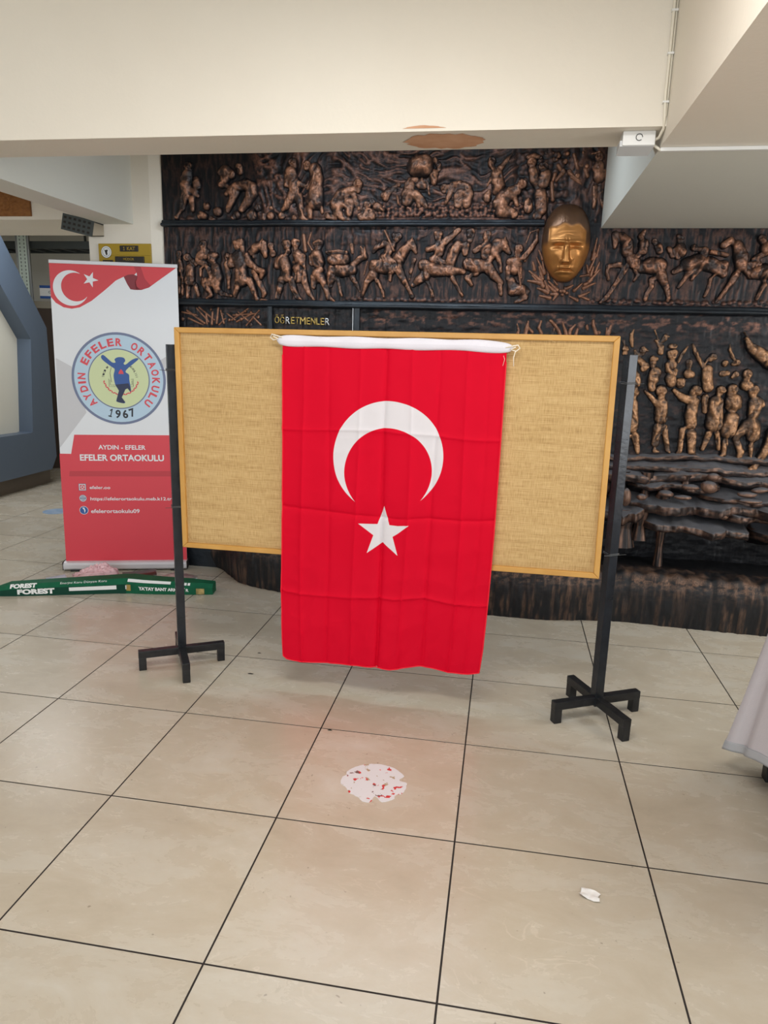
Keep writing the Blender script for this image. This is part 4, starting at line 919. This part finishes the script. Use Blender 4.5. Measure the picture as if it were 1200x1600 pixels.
disc_xz('printed_icon', .151, .422, 0, .029, layer(1), M_bw, ban, 32); disc_xz('printed_icon', .151, .422, 0, .026, layer(2), M_fb, ban, 32)
poly_xz('printed_icon', [(.140, .44), (.155, .442), (.162, .42), (.155, .402), (.152, .425)], layer(3), M_bw, ban)
# base cassette and top rail
bm = bmesh.new()
prof = [(-.045, .012), (-.05, .02), (-.05, .045), (-.040, .058), (-.02, .063), (.02, .063), (.04, .058), (.05, .045), (.05, .02), (.045, .012)]
A = [bm.verts.new((.0, y+.005, z)) for y, z in prof]; B = [bm.verts.new((.8305, y+.005, z)) for y, z in prof]
for k in range(len(prof)): bm.faces.new((A[k], A[(k+1)%len(prof)], B[(k+1)%len(prof)], B[k]))
bm.faces.new(A); bm.faces.new(B); build('cassette', bm, M_alu, ban)
for x in (.08, .75): boxobj('foot', (x-.03, -.05, 0), (x+.03, .06, .0125), M_black, ban, bev=.003)
for x in (-.002, .8285): boxobj('end_cap', (x, -.047, .01), (x+.004, .057, .066), M_dark, ban, bev=.001)
boxobj('top_rail', (.038, -.004, 2.026), (.832, .010, 2.048), M_alu, ban, bev=.003)
bm = bmesh.new(); tube(bm, [(.43, .035, .06), (.43, .02, 1.1), (.43, .012, 2.035)], .006, 8); build('support_pole', bm, M_alu, ban)

# ------------------------------------------------------------------ carton
def carton():
    root = empty('lamp_carton', (-1.6, 2.5, 0), 0, 'long bent green lamp carton lying on the floor before the banner', 'carton')
    ctr = [(-2.40, 2.34, .020), (-2.30, 2.37, .036), (-1.95, 2.4958, .0426), (-1.66, 2.60, .048), (-1.61, 2.61, .049), (-1.50, 2.62, .046), (-1.25, 2.665, .040), (-1.09, 2.69, .036)]
    hw = [.045, .055, .0621, .068, .070, .066, .062, .045]; hh = [.016, .034, .0406, .046, .047, .044, .038, .034]
    bm = bmesh.new(); rings = []
    for i, (c, w_, h_) in enumerate(zip(ctr, hw, hh)):
        c = Vector(c); d = (Vector(ctr[min(i+1, 7)])-Vector(ctr[max(i-1, 0)])).normalized(); s_ = Vector((d.y, -d.x, 0))
        q = []
        for a, b in ((1, -1), (1.02, .35), (.55, 1), (-.8, 1), (-1, .5), (-1, -1)):
            q.append(bm.verts.new((c.x-1*0+s_.x*w_*a+1.6, c.y+s_.y*w_*a-2.5, max(.001, h_+h_*b-.001))))
        rings.append(q)
    for A, B in zip(rings, rings[1:]):
        for k in range(6): bm.faces.new((A[k], A[(k+1)%6], B[(k+1)%6], B[k]))
    bm.faces.new(rings[0]); bm.faces.new(rings[-1][::-1])
    sleeve = build('carton_sleeve', bm, M_green, root)
    return root, ctr, hw, hh
root, ctr, hw, hh = carton()
def on_carton(t0, side, v):
    """point on the carton: t0 along (world x), side 'front'|'top', v 0..1 up/back"""
    x = t0; i = max(k for k in range(len(ctr)-1) if ctr[k][0] <= x) if x > ctr[0][0] else 0
    f_ = (x-ctr[i][0])/(ctr[i+1][0]-ctr[i][0]); c = Vector(ctr[i]).lerp(Vector(ctr[i+1]), f_); w_ = hw[i]+(hw[i+1]-hw[i])*f_; h_ = hh[i]+(hh[i+1]-hh[i])*f_
    d = (Vector(ctr[i+1])-Vector(ctr[i])).normalized(); s_ = Vector((d.y, -d.x, 0))
    if side == 'front': a = 1.0+.02*v; b = -1+1.35*v; off = Vector((s_.x, s_.y, 0))*.0034
    elif side == 'slant': a = 1.02-.47*v; b = .35+.65*v; off = Vector((s_.x*.6, s_.y*.6, .8))*.0034
    else: a = .55-1.35*v; b = 1; off = Vector((0, 0, .0034))
    p = Vector((c.x, c.y, 0))+s_*w_*a; p.z = max(.001, h_+h_*b-.001)
    return p+off+Vector((1.6, -2.5, 0))
def carton_print(s, x0, x1, side, v0, v1, m, bold=.03, name='printed_text'):
    if s: me = text_mesh(s, width=1, height=1, bold=bold, center=False)
    else:
        bm = bmesh.new(); N_ = 12
        r = [[bm.verts.new((k/N_, j, 0)) for k in range(N_+1)] for j in (0, 1)]
        for k in range(N_): bm.faces.new((r[0][k], r[0][k+1], r[1][k+1], r[1][k]))
        me = bpy.data.meshes.new('p'); bm.to_mesh(me); bm.free()
    for v in me.vertices: v.co = on_carton(x0+(x1-x0)*v.co.x, side, v0+(v1-v0)*v.co.y)
    me.update(); return link(name, me, m, root)
carton_print(None, -2.395, -1.63, 'front', 0.02, .98, M_dgreen, name='printed_panel')
carton_print('FOREST', -2.285, -2.14, 'slant', .05, 1.0, M_print_white, .06)
carton_print('FOREST', -2.245, -2.04, 'front', .25, .95, M_print_white, .06)
carton_print('Enerjini Koru Dünyanı Koru', -2.01, -1.75, 'slant', .35, .85, M_print_white, .0)
carton_print(None, -1.96, -1.62, 'front', .5, .92, M_print_white, name='printed_strip')
carton_print(None, -1.62, -1.35, 'slant', .35, .85, M_print_white, name='printed_strip')
carton_print(None, -1.625, -1.59, 'front', .35, .98, M_gold, name='printed_seal')
carton_print('YATAY BANT ARMATÜR', -1.54, -1.235, 'front', .45, .92, M_print_white, .05)
carton_print(None, -1.19, -1.14, 'front', .1, .9, mat('carton_photo_print', srgb(120, 104, 58), .5, noise=(30, srgb(190, 170, 110))), name='printed_picture')
for k in range(4): carton_print(None, -1.31+k*.022, -1.295+k*.022, 'slant', .3, .8, M_print_white, name='printed_icon')

# ------------------------------------------------------------------ papers and bag behind the carton
M_paper = mat('glossy_paper', srgb(214, 216, 220), .4, noise=(30, srgb(196, 198, 206)))
M_brown = mat('brown_cover', srgb(70, 42, 34), .35)
def booklet(x, y, rz, w_, d_, label, cov, th=.014, lift=0., gold=False):
    r = empty('booklet', (x, y, 0), rz, label, 'booklet')
    boxobj('pages', (-w_/2+.002, -d_/2+.002, .001), (w_/2-.002, d_/2-.002, th-.001), M_paper, r)
    n_ = 12; P = np.zeros((2, n_, 3)); t = np.linspace(0, 1, n_)
    P[:, :, 0] = -w_/2+w_*t; P[0, :, 1] = -d_/2; P[1, :, 1] = d_/2; P[:, :, 2] = th+lift*t**2
    o_ = grid_mesh('cover', P, cov, r)
    sol = o_.modifiers.new('s', 'SOLIDIFY'); sol.thickness = .0012; sol.offset = 1
    boxobj('back_cover', (-w_/2, -d_/2, 0), (w_/2, d_/2, .001), cov, r)
    if gold:
        me = text_mesh('EXIT', width=.075, height=.03, bold=.02); me.transform(Matrix.Translation((-.005, -.01, th+lift*.35+.003))); link('printed_text', me, M_gold, r)
    return r
booklet(-1.70, 2.87, .5, .22, .15, 'dark brown covered booklet lying behind the green carton', M_brown, .016, .012)
for (a, b, cc) in ((-.05, -.02, 0), (-.03, .05, 1), (.02, .0, 0)):
    pass
M_bluep = mat('pale_blue_print', srgb(186, 194, 214), .4, noise=(25, srgb(222, 224, 232)))
booklet(-2.17, 2.66, .75, .12, .17, 'pale blue leaflet lying left of the pink plastic bag', M_bluep, .006, .006)
booklet(-1.43, 2.90, -.5, .21, .15, 'open pale magazine lying right of the brown booklet', mat('pink_white_print', srgb(206, 190, 186), .4, noise=(24, srgb(150, 120, 116))), .010, .01)
# crumpled pink bag
nt_, na_ = 60, 90; th = np.linspace(0, 2*PI, na_)[None, :]; ph = np.linspace(.0, PI/2, nt_)[:, None]
cx_, sx_ = np.cos(th)*np.cos(ph), np.sin(th)*np.cos(ph); q = .75+.5*ridge(cx_*3+4, sx_*3+np.sin(ph)*3, 3)*.7
P = np.stack([.16*cx_*q, .075*sx_*q, .002+.085*np.sin(ph)*q*(1+.5*cx_)*(.6+.5*ridge(cx_*5, sx_*5, 8))], -1)
pb = grid_mesh('plastic_bag', P, mat('pink_film', srgb(228, 186, 192), .25, bump=(25, .5)), None)
pb.location = (-1.97, 2.76, 0); pb.rotation_euler = (0, 0, .35); tag(pb, 'crumpled pink plastic bag lying against the foot of the banner', 'bag')

# ------------------------------------------------------------------ floor stickers, scrap
def sticker_mat():
    m = bpy.data.materials.new('torn_sticker'); m.use_nodes = True; N = m.node_tree.nodes; L = m.node_tree.links; b = N['Principled BSDF']; b.inputs['Roughness'].default_value = .5
    tc = N.new('ShaderNodeTexCoord'); n = N.new('ShaderNodeTexNoise'); n.inputs['Scale'].default_value = 34; n.inputs['Detail'].default_value = 4; L.new(tc.outputs['Object'], n.inputs['Vector'])
    n2 = N.new('ShaderNodeTexNoise'); n2.inputs['Scale'].default_value = 9; L.new(tc.outputs['Object'], n2.inputs['Vector'])
    r = N.new('ShaderNodeValToRGB'); r.color_ramp.interpolation = 'CONSTANT'; e = r.color_ramp.elements; e[0].color = srgb(176, 160, 136); e[1].position = .5; e[1].color = srgb(204, 60, 62); k_ = e.new(.60); k_.color = srgb(120, 92, 90); L.new(n2.outputs['Fac'], r.inputs[0])
    s = N.new('ShaderNodeMath'); s.operation = 'GREATER_THAN'; s.inputs[1].default_value = .595; L.new(n.outputs['Fac'], s.inputs[0])
    mx = N.new('ShaderNodeMix'); mx.data_type = 'RGBA'; L.new(s.outputs[0], mx.inputs[0]); mx.inputs[6].default_value = srgb(222, 224, 230); L.new(r.outputs[0], mx.inputs[7]); L.new(mx.outputs[2], b.inputs['Base Color']); return m
def sticker(x, y, r, m, label, seed, notch=True):
    rnd = random.Random(seed); bm = bmesh.new(); n = 120; pts = []
    for k in range(n):
        a = 2*PI*k/n; rr = r*(1-.02*rnd.random())
        if notch:
            for c, w_, d_ in ((-.05, .13, .0), (4.95, .12, .30), (.35, .12, .20), (4.2, .28, .13), (3.7, .22, .12), (2.9, .1, .06), (5.7, .12, .10)):
                rr -= r*d_*math.exp(-((a-c)/w_)**4)
        pts.append((rr*math.cos(a), rr*math.sin(a)))
    T_ = [bm.verts.new((*p, .0009)) for p in pts]; B_ = [bm.verts.new((*p, .0001)) for p in pts]
    bm.faces.new(T_); bm.faces.new(B_[::-1])
    for k in range(n): bm.faces.new((T_[k], B_[k], B_[(k+1)%n], T_[(k+1)%n]))
    o = build('floor_sticker', bm, m); o.location = (x, y, 0); tag(o, label, 'sticker'); return o
sticker(.285, .865, .122, sticker_mat(), 'worn white round sticker with red specks on the near floor tile', 2)
sticker(-3.38, 4.47, .12, mat('blue_sticker', srgb(120, 146, 178), .5, noise=(14, srgb(160, 176, 196))), 'blue round floor sticker far left beyond the banner', 5, False)
rnd = random.Random(9)
P = np.zeros((8, 10, 3)); a, b = np.meshgrid(np.linspace(-1, 1, 10), np.linspace(-1, 1, 8))
P[..., 0] = .028*a*(1+.3*(vnoise(a*2, b*2, 3)-.5)); P[..., 1] = .017*b*(1-.3*a*a)*(1+.5*vnoise(a*3, b*3, 5)); P[..., 2] = .0015+.008*vnoise(a*2+3, b*2, 8)
sp_ = grid_mesh('paper_scrap', P, mat('white_paper', srgb(226, 226, 226), .7)); sp_.location = (1.007, .442, 0); sp_.rotation_euler = (0, 0, -.3); tag(sp_, 'small torn scrap of white paper on the near floor', 'paper')
for k, (x, y, s) in enumerate(((-.46, 1.62, .008), (-.50, 1.86, .006), (-1.25, 2.75, .006), (.04, 1.19, .007))):
    n_ = 6; P = np.zeros((5, 6, 3)); a, b = np.meshgrid(np.linspace(-1, 1, 6), np.linspace(-1, 1, 5)); P[..., 0] = s*a*(1+vnoise(a, b, k)); P[..., 1] = s*.5*b; P[..., 2] = .001+.5*s*(1-a*a)*(1-b*b)
    o = grid_mesh('debris_crumb', P, M_dark); o.location = (x, y, 0); tag(o, ['dark crumb on the floor right of the left stand', 'dark crumb on the floor between left stand and flag', 'dark crumb on the floor near the mural foot behind the carton', 'dark crumb on a tile joint below the flag'][k], 'debris')

# ------------------------------------------------------------------ draped table
tb = empty('draped_table', (2.22, .79, 0), 0, 'black legged table under a pale grey cloth at the right edge', 'table')
boxobj('table_top', (-.50, -.42, .72), (.95, .42, .745), M_black, tb, bev=.004)
for x in (-.475, .91):
    for y in (-.40, .40): boxobj('leg', (x-.0225, y-.0225, 0), (x+.0225, y+.0225, .72), M_black, tb, bev=.003)
M_cloth = mat('grey_tablecloth', srgb(190, 187, 193), .8, bump=(200, .08))
nu, nv = 200, 70
per = []
x0, x1, y0, y1 = 2.22-.51, 2.22+.96, .79-.43, .79+.43
s = np.linspace(0, 1, nu)
def rim(s):
    L1, L2 = x1-x0, y1-y0; tot = 2*(L1+L2); d = s*tot
    if d < L1: return (x0+d, y0, 0, -1, min(d, L1-d))
    d -= L1
    if d < L2: return (x1, y0+d, 1, 0, min(d, L2-d))
    d -= L2
    if d < L1: return (x1-d, y1, 0, 1, min(d, L1-d))
    d -= L1
    return (x0, y1-d, -1, 0, min(d, L2-d))
P = np.zeros((nv, nu, 3))
for i, si in enumerate(s):
    x, y, nx_, ny_, dc = rim(min(si, .99999)); corner = math.exp(-(dc/.14)**2)
    drop = .56+.10*corner+.02*math.sin(si*31)
    for j in range(nv):
        v = j/(nv-1); fl_ = v*(.030+.030*math.sin(si*83)*(1-corner)+.022*math.sin((dc-.02)*62)*corner); cv = corner*v*(.085 if x < 2.4 else .06)
        P[j, i] = (x+nx_*(.008+fl_)+np.sign(x-2.4)*cv, y+ny_*(.008+fl_)+np.sign(y-.79)*cv*.5, .752-drop*v)
cl = grid_mesh('tablecloth', P, M_cloth)
sol = cl.modifiers.new('s', 'SOLIDIFY'); sol.thickness = .002
cl.location = (0, 0, 0); tag(cl, 'pale grey tablecloth hanging from the table at the right edge', 'tablecloth')
bm = bmesh.new(); box(bm, x0-.012, y0-.012, .748, x1+.012, y1+.012, .753)
o = build('cloth_top', bm, M_cloth, cl)
Hm = P[-5:].copy(); ctr_ = np.array([2.42, .79, 0]); dd = Hm-ctr_; dd[..., 2] = 0; dd /= np.linalg.norm(dd, axis=-1, keepdims=True); Hm += dd*.0035
hm = grid_mesh('hem_band', Hm, mat('satin_hem', srgb(168, 172, 178), .35), cl); sl = hm.modifiers.new('s', 'SOLIDIFY'); sl.thickness = .0015

# ------------------------------------------------------------------ junction box, cables
jb = empty('junction_box', (1.085, 1.47, 2.33), 0, 'white plastic junction box under the ceiling beam corner', 'junction box')
bm = bmesh.new(); box(bm, -.056, -.02, -.048, .056, .06, 0, bev=.004)
build('housing', bm, M_plastic, jb)
bm = bmesh.new()
A = [bm.verts.new(p) for p in ((-.064, -.012, -.049), (.056, -.012, -.049), (.050, .07, -.062), (-.064, .07, -.062), (-.064, -.012, -.030), (.056, -.012, -.030), (.05, .07, -.03), (-.064, .07, -.03))]
for f in ((0,1,2,3), (4,7,6,5), (0,4,5,1), (1,5,6,2), (2,6,7,3), (3,7,4,0)): bm.faces.new([A[i] for i in f])
build('lower_cover', bm, mat('grey_plastic', srgb(206, 208, 210), .4), jb)
bm = bmesh.new(); tube(bm, [(.011*math.cos(2*PI*k/24), -.0215, -.022+.011*math.sin(2*PI*k/24)) for k in range(22)], .0012, 5); build('knockout_ring', bm, M_dark, jb)
M_cab = mat('cream_cable', srgb(226, 220, 204), .5)
bm = bmesh.new(); tube(bm, [(1.152, 1.397, 2.87), (1.150, 1.396, 2.70), (1.151, 1.397, 2.55), (1.150, 1.394, 2.42), (1.155, 1.396, 2.36), (1.158, 1.41, 2.325), (1.152, 1.45, 2.305), (1.135, 1.47, 2.30)], .005, 8)
cb1 = build('cable', bm, M_cab, None, True); tag(cb1, 'white cable running down the beam corner to the junction box', 'cable')
bm = bmesh.new(); tube(bm, [(1.160, 1.399, 2.87), (1.1595, 1.399, 2.5), (1.160, 1.398, 2.36)], .003, 6); build('second_strand', bm, M_cab, cb1, True)
for z in (2.40, 2.55, 2.68): boxobj('cable_clip', (1.143, 1.389, z), (1.164, 1.4045, z+.007), M_plastic, cb1, bev=.001)
o = boxobj('cable_trunking', (1.166, 1.475, 2.268), (5.0, 1.492, 2.2805), M_plastic, None, bev=.002); tag(o, 'thin white cable trunking across the underside of the right beam', 'trunking')
bm = bmesh.new(); tube(bm, [(1.135, 1.49, 2.30), (1.15, 1.485, 2.285), (1.165, 1.483, 2.274), (1.19, 1.483, 2.2735)], .005, 8); build('cable_tail', bm, M_cab, cb1, True)

# ------------------------------------------------------------------ signs
YS = 3.03
sg = empty('door_sign', (-2.03, 3.165, 0), 0, 'mustard yellow floor and office sign on the pillar above the banner', 'sign')
M_must = mat('mustard_plate', srgb(172, 142, 32), .4); M_bl = mat('black_plate', srgb(38, 34, 28), .4)
z1 = 2.178; x0 = .0; x1 = .37
boxobj('sign_plate', (x0, -.010, 2.02), (x1, 0, z1), M_must, sg, bev=.003)
boxobj('sign_plate_upper', (x0+.004, -.014, 2.105), (x1-.004, -.009, z1-.003), M_must, sg, bev=.002)
boxobj('name_plate', (.155, -.018, 2.128), (.285, -.013, 2.165), M_bl, sg, bev=.003)
me = text_mesh('KAT', width=.056, height=.022, bold=.02); upright(me, .235, -.0186, 2.1465); link('lettering', me, M_must, sg)
me = text_mesh('1', width=.010, height=.022); upright(me, .185, -.0186, 2.1465); link('lettering', me, M_must, sg)
boxobj('name_plate', (.118, -.018, 2.035), (.322, -.009, 2.098), M_bl, sg, bev=.003)
me = text_mesh('MÜDÜR', width=.075, height=.018, bold=.01); upright(me, .215, -.0186, 2.082); link('lettering', me, M_must, sg)
boxobj('name_plate', (.03, -.018, 2.03), (.10, -.009, 2.075), M_bl, sg, bev=.003)
me = text_mesh('1', width=.010, height=.022); upright(me, .045, -.0186, 2.056); link('lettering', me, M_must, sg)
me = text_mesh('03', width=.028, height=.022, bold=.02); upright(me, .069, -.0186, 2.056); link('lettering', me, M_must, sg)
for r0, r1, y, m_ in ((0, .038, -.0146, M_bl), (0, .036, -.0150, M_print_white), (0.026, .028, -.0154, M_bl)): disc_xz('sign_emblem', .058, 2.125, r0, r1, y, m_, sg, 32)
poly_xz('sign_emblem_figure', [(.045, 2.14), (.055, 2.136), (.063, 2.14), (.07, 2.136), (.064, 2.125), (.066, 2.11), (.058, 2.102), (.052, 2.115)], -.0158, M_bl, sg)
def carvmat():
    return mat('brown_carved_wood', srgb(150, 98, 46), .6, bump=(70, .9), noise=(40, srgb(128, 80, 36)))
wp = empty('wooden_plaque', (-2.77, 3.18, 0), 0, 'brown carved wooden plaque on the opening header far left', 'plaque')
n1, n2 = 90, 40; a, b = np.meshgrid(np.linspace(0, 1, n1), np.linspace(0, 1, n2))
e_ = np.minimum(np.minimum(a, 1-a)*2.6, np.minimum(b, 1-b))
boxobj('plaque_board', (-.35, -.02, 2.35), (.262, 0, 2.62), carvmat(), wp, bev=.004)
P = np.stack([-.335+.58*a, -.0195-.006*ss(.45, .6, ridge(a*22, b*9, 4))*ss(.02, .08, e_), 2.36+.25*b], -1)
grid_mesh('carved_relief', P, carvmat(), wp)

# ------------------------------------------------------------------ corridor beyond
kq = empty('display_kiosk', (-4.2, 4.0, 0), 0, 'blue grey angular framed display stand at far left', 'display stand')
def prism_x(name, outer, inner, x0, x1, m, parent):
    bm = bmesh.new(); n = len(outer)
    def ring(pts, x): return [bm.verts.new((x, y, z)) for y, z in pts]
    O0, O1 = ring(outer, x0), ring(outer, x1)
    if inner:
        I0, I1 = ring(inner, x0), ring(inner, x1)
        for k in range(n):
            j = (k+1) % n
            bm.faces.new((O1[k], O1[j], I1[j], I1[k])); bm.faces.new((O0[k], I0[k], I0[j], O0[j]))
            bm.faces.new((O0[k], O0[j], O1[j], O1[k])); bm.faces.new((I0[k], I1[k], I1[j], I0[j]))
    else:
        bm.faces.new(O1); bm.faces.new(O0[::-1])
        for k in range(n): bm.faces.new((O0[k], O0[(k+1)%n], O1[(k+1)%n], O1[k]))
    return build(name, bm, m, parent)
outer = [(.0, .17), (1.65, .17), (1.745, .30), (1.735, 1.68), (1.07, 2.60), (.60, 2.60), (.0, 1.78)]
inner = [(.28, .62), (1.33, .60), (1.37, .606), (1.457, 1.557), (.90, 2.27), (.72, 2.27), (.28, 1.68)]
prism_x('frame', outer, inner, -.16, 0, M_kiosk, kq)
prism_x('display_panel', [(.2, .58), (1.40, .58), (1.48, 1.58), (.92, 2.30), (.70, 2.30), (.2, 1.70)], None, -.30, -.158, M_kpanel, kq)
prism_x('back_case', [(.05, .17), (1.86, .17), (1.90, 1.75), (1.2, 2.55), (.6, 2.55), (.05, 1.78)], None, -.5, -.30, mat('brown_backing', srgb(74, 64, 56), .6), kq)
prism_x('base_plinth', [(.1, 0), (1.75, 0), (1.75, .17), (.1, .17)], None, -.45, -.10, mat('brown_plinth', srgb(96, 86, 76), .6), kq)
# slotted steel upright, ladder tray
M_pale = mat('pale_green_slotted_steel', srgb(196, 210, 200), .45, .2)
up = empty('slotted_upright', (-4.79, 6.28, 0), .35, 'pale slotted steel upright standing behind the angular stand', 'upright')
bm = bmesh.new(); box(bm, -.07, -.02, 0, -.062, .03, 2.875); box(bm, .062, -.02, 0, .07, .03, 2.875); box(bm, -.07, .0, 0, .07, .004, 2.875); build('channel', bm, M_steel, up)
for sx_2 in (-.022, .022):
    boxobj('slotted_face', (sx_2-.024, -.022, 0), (sx_2+.024, -.016, 2.875), M_pale, up)
bm = bmesh.new()
for k in range(72):
    for sx_2 in (-.022, .022): box(bm, sx_2-.006, -.0235, .03+k*.04, sx_2+.006, -.0218, .052+k*.04)
o = build('slots', bm, mat('slot_shadow_gap', srgb(120, 130, 124), .7), up); o['kind'] = 'stuff'
tr = empty('cable_tray', (-4.3, 4.9, 0), 0, 'dark steel cable ladder hanging under the corridor ceiling', 'cable tray')
M_dst = mat('dark_grey_steel', srgb(74, 80, 80), .5, .4)
boxobj('side_rail', (-1.2, 1.45, 2.56), (1.7, 1.47, 2.64), M_dst, tr); boxobj('side_rail', (-1.2, 1.85, 2.56), (1.7, 1.87, 2.64), M_dst, tr)
for k in range(14): boxobj('rung', (-1.15+k*.2, 1.46, 2.57), (-1.11+k*.2, 1.86, 2.59), M_dst, tr)
for k in range(3): boxobj('hanger', (-1.0+k*1.1, 1.65, 2.59), (-.98+k*1.1, 1.67, 2.88), M_dst, tr)
boxobj('tray_bundle', (-1.2, 1.5, 2.59), (1.7, 1.82, 2.62), M_dark, tr)
pt = empty('perforated_tray', (-2.14, 3.10, 0), 0, 'short perforated grey tray end above the pillar notch', 'cable tray')
bm = bmesh.new(); mtx_ = Matrix.Translation((.02, 0, 2.285)) @ Matrix.Rotation(.22, 4, 'Y')
box(bm, -.10, -.04, -.055, .12, -.034, .045, mtx=mtx_); box(bm, -.10, -.034, .041, .12, .30, .045, mtx=mtx_); build('tray_side', bm, M_dst, pt)
for r_ in range(3):
    for c_ in range(6):
        boxobj('tray_slot', (-.088+c_*.034, -.0415, -.043+r_*.03), (-.070+c_*.034, -.0395, -.029+r_*.03), M_dark, pt, mtx=mtx_)
ws = empty('wall_notice', (-4.66, 6.60, 0), .2, 'small blue and white notice on the far corridor wall', 'sign')
boxobj('notice_board_sheet', (-.16, .0, 2.03), (.17, .01, 2.18), M_print_white, ws)
boxobj('blue_band', (-.16, -.002, 2.15), (.17, .0, 2.18), M_fb, ws); boxobj('blue_band', (-.16, -.002, 2.03), (.17, .0, 2.06), M_fb, ws)
me = text_mesh('OKUL', width=.12, height=.028, bold=.01); upright(me, .0, -.002, 2.105); link('lettering', me, M_navy, ws)
boxobj('cabinet_shell', (-.32, .012, 0), (.75, .35, 1.92), mat('brown_cabinet_wood', srgb(70, 58, 50), .6), ws, bev=.004)
boxobj('shelf_top', (-.33, .005, 1.92), (.76, .37, 2.00), mat('beige_cornice', srgb(150, 144, 130), .6), ws, bev=.004)

# prints belong to the piece they are printed on
def reparent(root, host, words):
    h = next(c for c in root.children if c.name.split('.')[0] == host)
    for c in list(root.children):
        if c is not h and any(c.name.startswith(w_) for w_ in words): c.parent = h
reparent(ban, 'banner_sheet', ('printed', 'emblem')); reparent(ban, 'cassette', ('end_cap', 'foot')); reparent(root, 'carton_sleeve', ('printed',)); reparent(board, 'burlap_panel', ('loose', 'backing')); reparent(sg, 'sign_plate', ('name_plate', 'lettering', 'sign_emblem'))
